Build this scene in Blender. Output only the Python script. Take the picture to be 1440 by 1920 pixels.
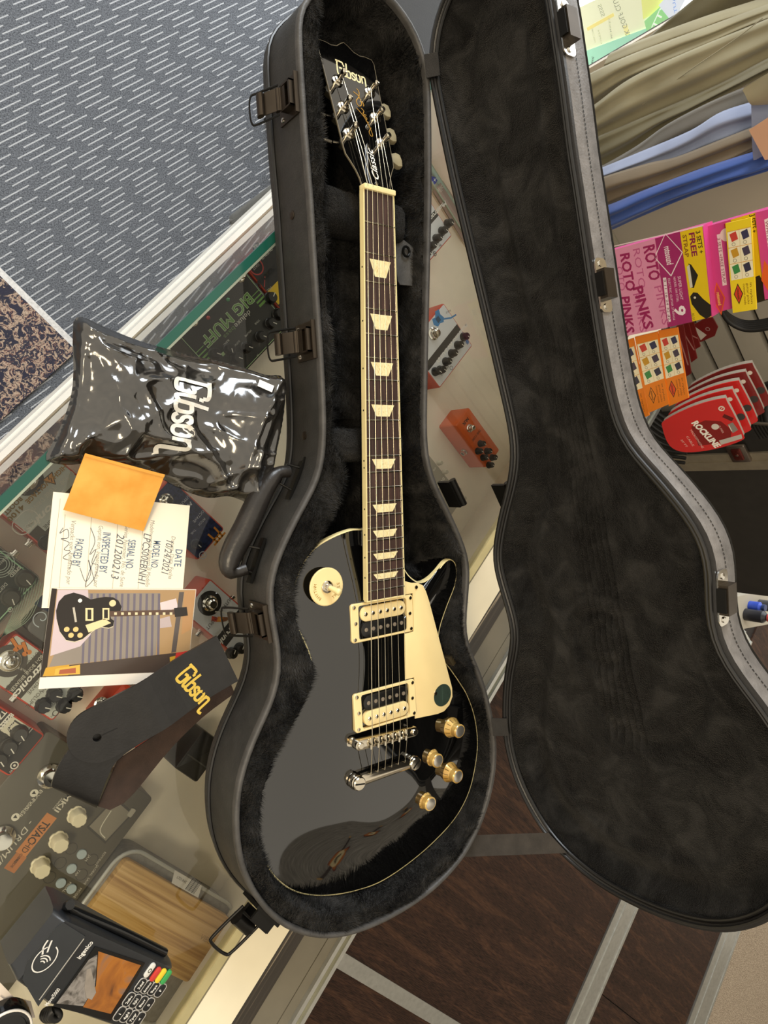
import bpy, bmesh, math, random
import numpy as np
from mathutils import Vector, Matrix
random.seed(7); RNG = np.random.default_rng(7)
for o in list(bpy.data.objects): bpy.data.objects.remove(o)
SC = bpy.context.scene; COL = SC.collection
# ---------------------------------------------------------------- camera (world in metres, z = 0 is the counter's glass top)
CAM = Vector((-480.3, -310.2, 743.8)); FPX = 1300.0                # mm, focal length in pixels of a 1440 x 1920 frame
CM = Matrix(((0.803569878806566, -0.06536905546888737, 0.5916099529773873),
             (-0.03498466710871971, -0.9974197179325313, -0.0626895473478778),
             (0.5941813889226866, 0.02967815470165344, -0.8037833565031139)))
cd = bpy.data.cameras.new('camera'); cam = bpy.data.objects.new('camera', cd); COL.objects.link(cam)
cd.sensor_fit = 'VERTICAL'; cd.sensor_height = 36.0; cd.lens = FPX / 1920 * 36.0; cd.clip_start = 0.02
R3 = Matrix([CM.col[0], -CM.col[1], -CM.col[2]]).transposed()
cam.matrix_world = Matrix.Translation(CAM * 0.001) @ R3.to_4x4()
SC.camera = cam
# ---------------------------------------------------------------- light: daylight from the shop window ahead, soft room light, warm ceiling lamps
wd = bpy.data.worlds.new('room'); SC.world = wd; wd.use_nodes = True
wd.node_tree.nodes['Background'].inputs[0].default_value = (1.0, 0.90, 0.74, 1)
wd.node_tree.nodes['Background'].inputs[1].default_value = 1.0
def area(name, loc, aim, w, h, power, col):
    ld = bpy.data.lights.new(name, 'AREA'); ld.shape = 'RECTANGLE'; ld.size = w; ld.size_y = h; ld.energy = power; ld.color = col
    o = bpy.data.objects.new(name, ld); COL.objects.link(o); o.location = loc
    o.rotation_euler = (Vector(aim) - Vector(loc)).to_track_quat('-Z', 'Y').to_euler()
    return o
area('window_light', (-0.2, 3.2, 2.2), (0.0, 0.2, -0.4), 1.8, 2.0, 150, (0.86, 0.93, 1.0))
area('ceiling_lamp', (-1.9, -0.5, 2.0), (0, -0.5, 0), 1.2, 0.5, 34, (1.0, 0.82, 0.56))
SC.view_settings.view_transform = 'Standard'; SC.view_settings.look = 'None'
SC.view_settings.exposure = 0.0; SC.view_settings.gamma = 1.0; SC.view_settings.use_curve_mapping = False
# ---------------------------------------------------------------- helpers (all shapes are given in mm)
S = 0.001
def ray(px, py): return CM @ Vector((px - 720, py - 960, FPX))
def at(px, py, z=0.0):                       # the point of the level plane z that the photograph shows at this pixel
    r = ray(px, py); return CAM + r * ((z - CAM.z) / r.z)
def atd(px, py, d): return CAM + ray(px, py) * (d / FPX)           # the point at depth d
def onplane(px, py, P, N):
    r = ray(px, py); return CAM + r * ((P - CAM).dot(N) / r.dot(N))
def lin(c): return c / 12.92 if c <= 0.04045 else ((c + 0.055) / 1.055) ** 2.4
def C(h):
    h = h.lstrip('#'); return tuple(lin(int(h[i:i+2], 16) / 255) for i in (0, 2, 4)) + (1,)
MATS = {}
def mat(name, col, rough=0.5, metal=0.0, ns=0, na=0.0, bump=0.0, bs=200, spec=0.5, coat=0.0, sheen=0.0, col2=None, ior=1.5, emit=0):
    """one principled material; ns/na mottle its colour, bump/bs give fine relief (object coordinates, metres)"""
    if name in MATS: return MATS[name]
    m = bpy.data.materials.new(name); m.use_nodes = True; nt = m.node_tree; b = nt.nodes['Principled BSDF']
    c = C(col) if isinstance(col, str) else col
    b.inputs['Base Color'].default_value = c; b.inputs['Roughness'].default_value = rough; b.inputs['Metallic'].default_value = metal
    b.inputs['Specular IOR Level'].default_value = spec; b.inputs['Coat Weight'].default_value = coat; b.inputs['IOR'].default_value = ior
    b.inputs['Coat Roughness'].default_value = 0.03
    b.inputs['Sheen Weight'].default_value = sheen; b.inputs['Sheen Roughness'].default_value = 0.4
    tc = nt.nodes.new('ShaderNodeTexCoord')
    if ns:
        n = nt.nodes.new('ShaderNodeTexNoise'); n.inputs['Scale'].default_value = ns; n.inputs['Detail'].default_value = 3
        nt.links.new(tc.outputs['Object'], n.inputs['Vector'])
        r = nt.nodes.new('ShaderNodeValToRGB'); nt.links.new(n.outputs['Fac'], r.inputs[0])
        c2 = (C(col2) if isinstance(col2, str) else col2) if col2 else tuple(x * (1 - na) for x in c[:3]) + (1,)
        r.color_ramp.elements[0].color = c2; r.color_ramp.elements[1].color = c if col2 else tuple(min(1, x * (1 + na)) for x in c[:3]) + (1,)
        r.color_ramp.elements[0].position = 0.3; r.color_ramp.elements[1].position = 0.7
        nt.links.new(r.outputs[0], b.inputs['Base Color'])
    if bump:
        n = nt.nodes.new('ShaderNodeTexNoise'); n.inputs['Scale'].default_value = bs; n.inputs['Detail'].default_value = 2
        nt.links.new(tc.outputs['Object'], n.inputs['Vector'])
        bp = nt.nodes.new('ShaderNodeBump'); bp.inputs['Strength'].default_value = bump; bp.inputs['Distance'].default_value = 0.001
        nt.links.new(n.outputs['Fac'], bp.inputs['Height']); nt.links.new(bp.outputs[0], b.inputs['Normal'])
    if emit:
        b.inputs['Emission Color'].default_value = c; b.inputs['Emission Strength'].default_value = emit
    MATS[name] = m; return m
def ink(col, rough=0.6): return mat('ink_' + col.strip('#'), col, rough, ns=30, na=0.04)
class MB:
    """collects shapes into one mesh"""
    def __init__(s): s.v = []; s.f = []
    def add(s, vs, fs):
        k = len(s.v); s.v += [tuple(v) for v in vs]; s.f += [tuple(i + k for i in f) for f in fs]; return s
    def box(s, c, d, m=None):
        c = Vector(c); x, y, z = (q / 2 for q in d)
        vs = [Vector((sx * x, sy * y, sz * z)) for sx in (-1, 1) for sy in (-1, 1) for sz in (-1, 1)]
        vs = [c + (m @ v if m else v) for v in vs]
        return s.add(vs, [(0, 1, 3, 2), (4, 6, 7, 5), (0, 4, 5, 1), (2, 3, 7, 6), (0, 2, 6, 4), (1, 5, 7, 3)])
    def prism(s, poly, z0, z1, bev=0.0, f=None):
        """upright prism over a 2-D polygon (counter-clockwise), optional bevelled top"""
        n = len(poly); f = f or (lambda p: p)
        rings = [(0, z0), (0, z1)] if not bev else [(0, z0), (0, z1 - bev), (-bev * .3, z1 - bev * .3), (-bev, z1)]
        vs = []
        for off, z in rings:
            pp = offset(poly, off) if off else poly
            vs += [f(Vector((p[0], p[1], z))) for p in pp]
        fs = [tuple(range(n - 1, -1, -1)), tuple(range((len(rings) - 1) * n, len(rings) * n))]
        for r in range(len(rings) - 1):
            for i in range(n): j = (i + 1) % n; fs.append((r * n + i, r * n + j, (r + 1) * n + j, (r + 1) * n + i))
        return s.add(vs, fs)
    def flat(s, poly, f=None):
        f = f or (lambda p: p); return s.add([f(Vector((p[0], p[1], p[2] if len(p) > 2 else 0))) for p in poly], [tuple(range(len(poly)))])
    def tube(s, path, r, n=8, closed=False, caps=True):
        P = [Vector(p) for p in path]; m = len(P); vs = []; fs = []; up = None
        for i in range(m):
            a = P[(i - 1) % m] if (closed or i > 0) else P[i]; b = P[(i + 1) % m] if (closed or i < m - 1) else P[i]
            t = (b - a).normalized()
            if up is None: up = t.orthogonal().normalized()
            up = (up - t * up.dot(t)); up = up.normalized() if up.length > 1e-6 else t.orthogonal().normalized()
            w = t.cross(up); rr = r[i] if isinstance(r, (list, tuple)) else r
            vs += [P[i] + (up * math.cos(2 * math.pi * k / n) + w * math.sin(2 * math.pi * k / n)) * rr for k in range(n)]
        for i in range(m if closed else m - 1):
            j = (i + 1) % m
            for k in range(n): l = (k + 1) % n; fs.append((i * n + k, i * n + l, j * n + l, j * n + k))
        if caps and not closed: fs += [tuple(range(n - 1, -1, -1)), tuple(range((m - 1) * n, m * n))]
        return s.add(vs, fs)
    def lathe(s, prof, n=20, c=(0, 0, 0), m=None):
        """prof = [(radius, height)...] turned about z"""
        c = Vector(c); vs = []; fs = []
        for r, z in prof:
            for k in range(n):
                v = Vector((r * math.cos(2 * math.pi * k / n), r * math.sin(2 * math.pi * k / n), z)); vs.append(c + (m @ v if m else v))
        for i in range(len(prof) - 1):
            for k in range(n): l = (k + 1) % n; fs.append((i * n + k, i * n + l, (i + 1) * n + l, (i + 1) * n + k))
        fs += [tuple(range(n - 1, -1, -1)), tuple(range((len(prof) - 1) * n, len(prof) * n))]
        return s.add(vs, fs)
    def sheet(s, grid, closed=False):
        """grid of points [row][col] -> quads"""
        R_, K = len(grid), len(grid[0]); vs = [p for row in grid for p in row]; fs = []
        for i in range(R_ - 1):
            for k in range(K if closed else K - 1):
                l = (k + 1) % K; fs.append((i * K + k, i * K + l, (i + 1) * K + l, (i + 1) * K + k))
        return s.add(vs, fs)
    def ribbon(s, pts, w, f=None, smooth=4):
        """flat painted stroke of width w along 2-D points"""
        f = f or (lambda p: p); P = spline([Vector((p[0], p[1], 0)) for p in pts], smooth) if len(pts) > 2 and smooth > 1 else [Vector((p[0], p[1], 0)) for p in pts]
        L = []; n = len(P)
        for i in range(n):
            t = (P[min(i + 1, n - 1)] - P[max(i - 1, 0)]); t = t.normalized() if t.length > 1e-9 else Vector((1, 0, 0))
            q = Vector((-t.y, t.x, 0)) * (w / 2); e = t * (w * .35 if i == n - 1 else -w * .35 if i == 0 else 0)
            L.append((f(P[i] + q + e), f(P[i] - q + e)))
        return s.add([p for ab in L for p in ab], [(2 * i, 2 * i + 1, 2 * i + 3, 2 * i + 2) for i in range(n - 1)])
    def disc(s, c, r, n=20, f=None, r0=0):
        f = f or (lambda p: p)
        o = [f(Vector((c[0] + r * math.cos(2 * math.pi * k / n), c[1] + r * math.sin(2 * math.pi * k / n), 0))) for k in range(n)]
        if not r0: return s.add(o, [tuple(range(n))])
        i = [f(Vector((c[0] + r0 * math.cos(2 * math.pi * k / n), c[1] + r0 * math.sin(2 * math.pi * k / n), 0))) for k in range(n)]
        return s.add(o + i, [(k, (k + 1) % n, n + (k + 1) % n, n + k) for k in range(n)])
    def build(s, name, m, parent=None, smooth=None, f=None, scale=S):
        me = bpy.data.meshes.new(name)
        me.from_pydata([tuple((f(Vector(v)) if f else Vector(v)) * scale) for v in s.v], [], s.f); me.validate()
        me.materials.append(m)
        if smooth is not None:
            me.shade_smooth(); me.set_sharp_from_angle(angle=math.radians(smooth))
        o = bpy.data.objects.new(name, me); COL.objects.link(o)
        if parent: o.parent = parent
        return o
def spline(P, k=6, closed=False):
    P = [Vector(p) for p in P]; n = len(P); out = []
    for i in range(n if closed else n - 1):
        g = (lambda j: P[j % n]) if closed else (lambda j: P[max(0, min(n - 1, j))])
        a, b, c, d = g(i - 1), g(i), g(i + 1), g(i + 2)
        for q in range(k):
            t = q / k; out.append(0.5 * ((2 * b) + (c - a) * t + (2 * a - 5 * b + 4 * c - d) * t * t + (3 * b - a - 3 * c + d) * t ** 3))
    if not closed: out.append(P[-1])
    return out
def resample(P, n, closed=True):
    P = [Vector(p) for p in P]; Q = P + [P[0]] if closed else P
    L = [0]
    for a, b in zip(Q, Q[1:]): L.append(L[-1] + (b - a).length)
    out = []; j = 0; N = n if closed else n - 1
    for i in range(n):
        t = L[-1] * i / N
        while j < len(L) - 2 and L[j + 1] < t: j += 1
        out.append(Q[j].lerp(Q[j + 1], (t - L[j]) / max(1e-9, L[j + 1] - L[j])))
    return out
def normals2(P):
    n = len(P); out = []
    for i in range(n):
        t = Vector(P[(i + 1) % n][:2]) - Vector(P[i - 1][:2]); t = t.normalized() if t.length else Vector((1, 0)); out.append(Vector((t.y, -t.x)))
    return out
def offset(P, d):
    """offset of a counter-clockwise polygon, outwards for d > 0"""
    n = len(P); out = []
    for i in range(n):
        a, b, c = (Vector(P[j % n][:2]) for j in (i - 1, i, i + 1))
        t1 = (b - a).normalized(); t2 = (c - b).normalized(); n1 = Vector((t1.y, -t1.x)); n2 = Vector((t2.y, -t2.x))
        m = n1 + n2; m = m.normalized() if m.length > 1e-6 else n1
        out.append(b + m * (d / max(0.4, m.dot(n1))))
    return out
def area2(P): return sum(P[i - 1][0] * P[i][1] - P[i][0] * P[i - 1][1] for i in range(len(P))) / 2
def ccw(P): return list(P) if area2(P) > 0 else list(P)[::-1]
def rrect(w, h, r, n=4, c=(0, 0)):
    out = []
    for sx, sy, a0 in ((1, -1, -90), (1, 1, 0), (-1, 1, 90), (-1, -1, 180)):
        for k in range(n + 1):
            a = math.radians(a0 + 90 * k / n); out.append((c[0] + sx * (w / 2 - r) + r * math.cos(a), c[1] + sy * (h / 2 - r) + r * math.sin(a)))
    return out
def sdf(P, X, Y_):
    """signed distance (positive inside) of grid points to a polygon, numpy"""
    P = np.array([(p[0], p[1]) for p in P]); d = np.full(X.shape, 1e9); ins = np.zeros(X.shape, bool); n = len(P)
    for i in range(n):
        a = P[i]; b = P[(i + 1) % n]; e = b - a; L = e @ e
        if L < 1e-12: continue
        t = np.clip(((X - a[0]) * e[0] + (Y_ - a[1]) * e[1]) / L, 0, 1)
        d = np.minimum(d, np.hypot(X - a[0] - t * e[0], Y_ - a[1] - t * e[1]))
        c = ((a[1] > Y_) != (b[1] > Y_)); 
        if b[1] != a[1]: ins ^= c & (X < (b[0] - a[0]) * (Y_ - a[1]) / (b[1] - a[1]) + a[0])
    return np.where(ins, d, -d)
def sstep(a, b, x): t = np.clip((x - a) / (b - a), 0, 1); return t * t * (3 - 2 * t)
def vnoise(X, Y_, sc, seed=0):
    r = np.random.default_rng(seed); G = r.random((64, 64)); x = X / sc + 1000; y = Y_ / sc + 1000
    i = np.floor(x).astype(int); j = np.floor(y).astype(int); u = x - i; v = y - j; u = u * u * (3 - 2 * u); v = v * v * (3 - 2 * v)
    g = lambda a, b: G[a % 64, b % 64]
    return (g(i, j) * (1 - u) + g(i + 1, j) * u) * (1 - v) + (g(i, j + 1) * (1 - u) + g(i + 1, j + 1) * u) * v - .5
def npmesh(name, V, F, m, parent=None, smooth=True):
    me = bpy.data.meshes.new(name); me.from_pydata((np.asarray(V) * S).tolist(), [], np.asarray(F).tolist()); me.materials.append(m)
    if smooth: me.shade_smooth()
    o = bpy.data.objects.new(name, me); COL.objects.link(o)
    if parent: o.parent = parent
    return o
def heightfield(name, poly, fz, step, m, parent, tr=None, grow=0.0):
    P = np.array([(p[0], p[1]) for p in poly]); x0, y0 = P.min(0) - step; x1, y1 = P.max(0) + step
    xs = np.arange(x0, x1, step); ys = np.arange(y0, y1, step); X, Y_ = np.meshgrid(xs, ys, indexing='ij')
    d = sdf(poly, X, Y_); Zz = fz(X, Y_, d); keep = d > (-grow if grow else -.7 * step)
    idx = -np.ones(X.shape, int); q = keep[:-1, :-1] & keep[1:, :-1] & keep[1:, 1:] & keep[:-1, 1:]
    V = np.stack([X.ravel(), Y_.ravel(), Zz.ravel()], 1); I = np.arange(X.size).reshape(X.shape)
    F = np.stack([I[:-1, :-1][q], I[1:, :-1][q], I[1:, 1:][q], I[:-1, 1:][q]], 1)
    gx = sdf(poly, X + .5, Y_) - d; gy = sdf(poly, X, Y_ + .5) - d; near = (d < .75 * step) & (d > -step * .75) if not grow else np.zeros(X.shape, bool)
    gl = np.hypot(gx, gy) + 1e-9; V[:, 0] -= np.where(near, d * gx / gl, 0).ravel(); V[:, 1] -= np.where(near, d * gy / gl, 0).ravel()
    u = np.unique(F); re = np.zeros(X.size, int); re[u] = np.arange(len(u)); V = V[u]; F = re[F]
    if tr is not None: V = tr(V)
    return npmesh(name, V, F, m, parent)
def tag(o, label=None, cat=None, group=None, kind=None):
    if label: o['label'] = label
    if cat: o['category'] = cat
    if group: o['group'] = group
    if kind: o['kind'] = kind
    return o
def empty(name, loc, rot=None, label=None, cat=None, group=None):
    o = bpy.data.objects.new(name, None); COL.objects.link(o); o.empty_display_size = 0.02
    o.matrix_world = Matrix.Translation(Vector(loc) * S) @ (rot.to_4x4() if rot else Matrix.Identity(4))
    return tag(o, label, cat, group)
def dup(o, name=None, parent=None):
    c = o.copy(); COL.objects.link(c)
    if parent: c.parent = parent
    for ch in list(o.children): dup(ch, None, c)
    return c
def frame(x, y=None, z=None):
    """rotation with given x axis and (roughly) z axis"""
    x = Vector(x).normalized(); z = Vector(z or (0, 0, 1)); y = z.cross(x).normalized(); z = x.cross(y)
    return Matrix([x, y, z]).transposed()
FONTC = {}
def glyphs(body, bold=0.0, shear=0.0, space=1.0):
    k = (body, bold, shear, space)
    if k not in FONTC:
        cu = bpy.data.curves.new('lettering', 'FONT'); cu.body = body; cu.size = 1; cu.align_x = 'CENTER'; cu.align_y = 'CENTER'; cu.offset = bold; cu.shear = shear
        cu.space_character = space; cu.resolution_u = 2
        t = bpy.data.objects.new('t', cu); me = bpy.data.meshes.new_from_object(t)
        FONTC[k] = ([v.co.copy() for v in me.vertices], [tuple(p.vertices) for p in me.polygons])
        bpy.data.objects.remove(t); bpy.data.meshes.remove(me); bpy.data.curves.remove(cu)
    return FONTC[k]
def write(mb, body, size, c=(0, 0), rot=0.0, z=0.0, bold=0.0, shear=0.0, sx=1.0, space=1.0, f=None, w=None):
    """flat lettering added to mb: centre c, angle rot (degrees), w fits a width"""
    vs, fs = glyphs(body, bold, shear, space)
    if not vs: return mb
    if w:
        ext = max(v.x for v in vs) - min(v.x for v in vs); sx = w / (ext * size)
    a = math.radians(rot); ca, sa = math.cos(a), math.sin(a); out = []
    for v in vs:
        x = v.x * size * sx; y = v.y * size
        p = Vector((c[0] + x * ca - y * sa, c[1] + x * sa + y * ca, z)); out.append(f(p) if f else p)
    return mb.add(out, fs)
GIB = [[(.15, 2.0), (1.2, 2.0), (1.32, 1.75)], [(.55, 2.0), (.3, 1.8), (.12, .3), (.28, 0), (.72, 0), (.92, .2), (1.0, 1.0), (.62, 1.0)],
       [(1.3, 1.1), (1.28, .15), (1.42, 0), (1.6, .08)], [(1.42, 1.5), (1.44, 1.62)], [(1.95, 2.0), (1.75, .2), (1.9, 0), (2.2, 0), (2.4, .2), (2.45, .8), (2.3, 1.0), (1.9, .95)],
       [(3.25, .85), (3.1, 1.0), (2.85, 1.0), (2.75, .8), (2.85, .58), (3.1, .45), (3.2, .2), (3.05, 0), (2.78, 0), (2.65, .14)],
       [(3.62, 1.0), (3.48, .8), (3.48, .2), (3.65, 0), (3.95, 0), (4.12, .2), (4.15, .85), (4.02, 1.0)],
       [(4.5, 1.0), (4.45, 0)], [(4.5, .8), (4.7, 1.0), (4.95, 1.0), (5.1, .8), (5.05, -.45), (5.2, -.65), (5.5, -.6)]]
def script_logo(mb, width, c, rot=0, z=0, stroke=.26, f=None, shear=0.0, tall=1.0):
    k = width / 5.4; a = math.radians(rot); ca, sa = math.cos(a), math.sin(a)
    def g(p):
        x = (p.x + shear * p.y - 2.75) * k; y = (p.y - .8) * k * tall; q = Vector((c[0] + x * ca - y * sa, c[1] + x * sa + y * ca, z)); return f(q) if f else q
    for st in GIB: mb.ribbon(st, stroke, g)
    return mb
# ---------------------------------------------------------------- directions of the counter: s runs along it, n across it
A0 = math.radians(44.365); DS = Vector((math.cos(A0), math.sin(A0), 0)); DN = Vector((math.sin(A0), -math.cos(A0), 0))
def sn(s, n, z=0): return DS * s + DN * n + Vector((0, 0, z))
RS = Matrix([DS, -DN, Vector((0, 0, 1))]).transposed()             # x = s, y = -n
FLOOR = -1000.0
# ================================================================ SETTING
class NT:
    """small node-graph helper"""
    def __init__(s, name, rough=0.6):
        s.m = bpy.data.materials.new(name); s.m.use_nodes = True; s.t = s.m.node_tree; s.b = s.t.nodes['Principled BSDF']; s.b.inputs['Roughness'].default_value = rough
        s.co = s.t.nodes.new('ShaderNodeTexCoord').outputs['Object']
    def n(s, typ, **kw):
        n = s.t.nodes.new('ShaderNode' + typ)
        for k, v in kw.items():
            if k == 'op': n.operation = v
            elif k == 'blend': n.data_type = 'RGBA'; n.blend_type = v
            else: n.inputs[k].default_value = v
        return n
    def l(s, a, b): s.t.links.new(a, b)
    def math(s, op, a, b=None, c=None):
        n = s.t.nodes.new('ShaderNodeMath'); n.operation = op
        for i, q in enumerate((a, b, c)):
            if q is None: continue
            if isinstance(q, (int, float)): n.inputs[i].default_value = q
            else: s.l(q, n.inputs[i])
        return n.outputs[0]
    def mapping(s, rot=(0, 0, 0), scale=(1, 1, 1), loc=(0, 0, 0)):
        n = s.t.nodes.new('ShaderNodeMapping'); n.inputs['Rotation'].default_value = rot; s.l(s.co, n.inputs['Vector'])
        q = s.t.nodes.new('ShaderNodeMapping'); q.inputs['Scale'].default_value = scale; q.inputs['Location'].default_value = loc      # turn first, then stretch
        s.l(n.outputs[0], q.inputs['Vector']); return q.outputs[0]
    def noise(s, scale, detail=3, vec=None, rough=.5, dist=0):
        n = s.n('TexNoise', Scale=scale, Detail=detail, Roughness=rough, Distortion=dist); s.l(vec or s.co, n.inputs['Vector']); return n.outputs['Fac']
    def ramp(s, fac, stops, const=False):
        n = s.t.nodes.new('ShaderNodeValToRGB'); s.l(fac, n.inputs[0]); e = n.color_ramp.elements
        if const: n.color_ramp.interpolation = 'CONSTANT'
        while len(e) < len(stops): e.new(.5)
        for q, (p, c) in zip(e, stops): q.position = p; q.color = C(c) if isinstance(c, str) else c
        return n.outputs[0]
    def mix(s, fac, a, b, blend='MIX'):
        n = s.t.nodes.new('ShaderNodeMix'); n.data_type = 'RGBA'; n.blend_type = blend
        for sock, q in ((n.inputs[0], fac), (n.inputs[6], a), (n.inputs[7], b)):
            if isinstance(q, (int, float, tuple)): sock.default_value = q
            elif isinstance(q, str): sock.default_value = C(q)
            else: s.l(q, sock)
        return n.outputs[2]
    def out(s, col=None, bump=None, strength=.5, dist=.002, rough=None):
        if col is not None: s.l(col, s.b.inputs['Base Color'])
        if rough is not None: s.l(rough, s.b.inputs['Roughness'])
        if bump is not None:
            q = s.n('Bump', Strength=strength, Distance=dist); s.l(bump, q.inputs['Height']); s.l(q.outputs[0], s.b.inputs['Normal'])
        return s.m
# --- grey loop-pile carpet with broken pale dashes
g = NT('dashed_carpet', .95)
v = g.mapping(rot=(0, 0, -math.radians(37.5))); sx = g.n('SeparateXYZ'); g.l(v, sx.inputs[0])
row = g.math('FLOOR', g.math('DIVIDE', sx.outputs[1], .0135)); fr = g.math('FRACT', g.math('DIVIDE', sx.outputs[1], .0135))
wn = g.n('TexWhiteNoise'); wn.noise_dimensions = '1D'; g.l(row, wn.inputs['W'])
u = g.math('FRACT', g.math('ADD', g.math('DIVIDE', sx.outputs[0], .105), g.math('MULTIPLY', wn.outputs['Value'], 7.3)))
dash = g.math('MULTIPLY', g.math('LESS_THAN', u, .68), g.math('LESS_THAN', g.math('ABSOLUTE', g.math('SUBTRACT', fr, .5)), .105))
pile = g.noise(330, 2); base = g.ramp(pile, [(.3, '#3b3f47'), (.7, '#72777f')])
CARPET = g.out(g.mix(g.math('MULTIPLY', dash, g.math('ADD', .45, g.math('MULTIPLY', pile, .6))), base, '#bcc0c6'), pile, .8, .004)
g = NT('beige_carpet', .95); p_ = g.noise(210, 3); CARPET2 = g.out(g.ramp(p_, [(.3, '#6f604f'), (.7, '#cdbca6')]), p_, .9, .006)
g = NT('dark_oak_laminate', .6); g.b.inputs['Specular IOR Level'].default_value = .2
w1 = g.noise(3.2, 4, g.mapping(rot=(0, 0, -A0 + math.pi / 2), scale=(1.0, 9, 1)), dist=1.2); w2 = g.noise(26, 4, g.mapping(rot=(0, 0, -A0 + math.pi / 2), scale=(1.2, 22, 1)))
WOOD = g.out(g.mix(.55, g.ramp(w1, [(.3, '#1d120c'), (.52, '#33211a'), (.62, '#553a29'), (.7, '#2e1c13')]), g.ramp(w2, [(.4, '#150c07'), (.62, '#4b3427')])), w2, .25, .001)
g = NT('persian_rug', .95); v = g.mapping(rot=(0, 0, -A0), scale=(1, 1, 1))
n1 = g.noise(62, 5, v, .65, .8); n2 = g.noise(7, 3, v); vo = g.n('TexVoronoi', Scale=11); vo.distance = 'MANHATTAN'; g.l(v, vo.inputs['Vector'])
q = g.math('ADD', g.math('MULTIPLY', n1, .8), g.math('MULTIPLY', vo.outputs['Distance'], .22))
RUG = g.out(g.mix(g.math('MULTIPLY', n2, .35), g.ramp(q, [(.36, '#23253a'), (.49, '#262838'), (.51, '#8f7a6c'), (.545, '#c4b09c'), (.57, '#7a5348'), (.59, '#26283a'), (.66, '#2d2e3e'), (.69, '#b39f8c')]), '#3a343c'), g.noise(400), .5, .003)
ALU = mat('brushed_aluminium', '#b9b9b4', .38, .85, ns=60, na=.08); CREAM = mat('cream_painted_board', '#e6dcc0', .55, ns=14, na=.05, bump=.05, bs=60)
def slab(name, s0, s1, n0, n1, z0, z1, m, parent=None):
    o = MB().prism([(s0, -n1), (s1, -n1), (s1, -n0), (s0, -n0)], z0, z1, f=lambda p: RS @ p).build(name, m, parent); return o
fl = slab('floor', -4000, 6500, -3200, 640, FLOOR - 30, FLOOR, CARPET); tag(fl, kind='structure', label='grey carpet floor with pale broken dashes')
f2 = slab('floor', -4000, 6500, 4095, 9000, FLOOR - 30, FLOOR + 4, CARPET2); tag(f2, kind='structure', label='beige cut pile carpet floor past the metal strips')
f3 = slab('floor', -4000, 6500, 640, 4095, FLOOR - 40, FLOOR - 8, mat('subfloor', '#1b120d', .8, ns=4, na=.1)); tag(f3, kind='structure', label='dark wood laminate floor behind the counter')
for n0, n1 in ((640, 2960), (3105, 3910)):
    for s0 in (-4660, -2560, -460, 1640) if n0 > 700 else (-3300, 1500):
        slab('plank', s0 + 2, s0 + (2098 if n0 > 700 else 4798), n0 + 4, n1 - 4, FLOOR - 8, FLOOR, WOOD, f3)
t1 = slab('trim_1', -4000, 1350, 2960, 3105, FLOOR - 8, FLOOR + 6, ALU); tag(t1, kind='structure', label='aluminium floor strip between dark wood boards')
t2 = slab('trim_2', -4000, 1350, 3912, 4092, FLOOR - 8, FLOOR + 7, ALU); tag(t2, kind='structure', label='aluminium floor strip beside the beige carpet')
t3 = slab('trim_3', -872, -826, 660, 2958, FLOOR - 2, FLOOR + 6, ALU); tag(t3, kind='structure', label='narrow aluminium strip running off from the counter')
for t, a, b in ((t1, 2960, 3105), (t2, 3912, 4092)):
    slab('ridge', -4000, 1350, a + .3 * (b - a), a + .36 * (b - a), FLOOR + 5, FLOOR + 10, ALU, t); slab('ridge', -4000, 1350, a + .92 * (b - a), b, FLOOR + 5, FLOOR + 10, ALU, t)
rug = empty('patterned_rug', sn(-52, -700, FLOOR), None, 'navy, rust and cream patterned rug with a pale edge on the grey carpet', 'rug')
def loc(o, pt): return lambda p: p - Vector(pt)
O_ = sn(-52, -700, FLOOR)
def slabl(name, s0, s1, n0, n1, z0, z1, m, parent, org):
    return MB().prism([(s0, -n1), (s1, -n1), (s1, -n0), (s0, -n0)], z0, z1, f=lambda p: RS @ p - org).build(name, m, parent)
slabl('pile', -1800, -62, -1700, -44, FLOOR, FLOOR + 8, RUG, rug, O_)
slabl('edging', -62, -48, -1700, -44, FLOOR, FLOOR + 7, mat('rug_edging', '#c9c9c9', .9, ns=200, na=.15), rug, O_)
# ================================================================ GLASS COUNTER
def glassmat(name, tint, refl=1.0):
    m = bpy.data.materials.new(name); m.use_nodes = True; t = m.node_tree; t.nodes.clear()
    o = t.nodes.new('ShaderNodeOutputMaterial'); x = t.nodes.new('ShaderNodeMixShader'); tr = t.nodes.new('ShaderNodeBsdfTransparent'); gl = t.nodes.new('ShaderNodeBsdfGlossy'); fr = t.nodes.new('ShaderNodeFresnel')
    tr.inputs[0].default_value = tint; gl.inputs['Roughness'].default_value = 0.015; fr.inputs[0].default_value = 1.5
    n = t.nodes.new('ShaderNodeTexNoise'); n.inputs['Scale'].default_value = 3; r = t.nodes.new('ShaderNodeMath'); r.operation = 'MULTIPLY_ADD'; r.inputs[1].default_value = .02; r.inputs[2].default_value = .01
    t.links.new(n.outputs[0], r.inputs[0]); t.links.new(r.outputs[0], gl.inputs['Roughness'])
    t.links.new(fr.outputs[0], x.inputs[0]); t.links.new(tr.outputs[0], x.inputs[1]); t.links.new(gl.outputs[0], x.inputs[2]); t.links.new(x.outputs[0], o.inputs[0]); return m
GLASS = glassmat('clear_glass', (.965, .985, .97, 1))
ctr = empty('display_counter', (0, 0, FLOOR), None, 'glass topped shop display counter with white front frame and cream rear ledge', 'counter')
OC = Vector((0, 0, FLOOR)); SE = 476
def cs(name, s0, s1, n0, n1, z0, z1, m): return slabl(name, s0, s1, n0, n1, z0, z1, m, ctr, OC)
WHITE = mat('white_metal', '#d9d9d4', .4, ns=20, na=.03); EDGE = mat('green_glass_edge', '#1b5044', .12, ns=9, na=.15)
S0 = -1500
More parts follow.
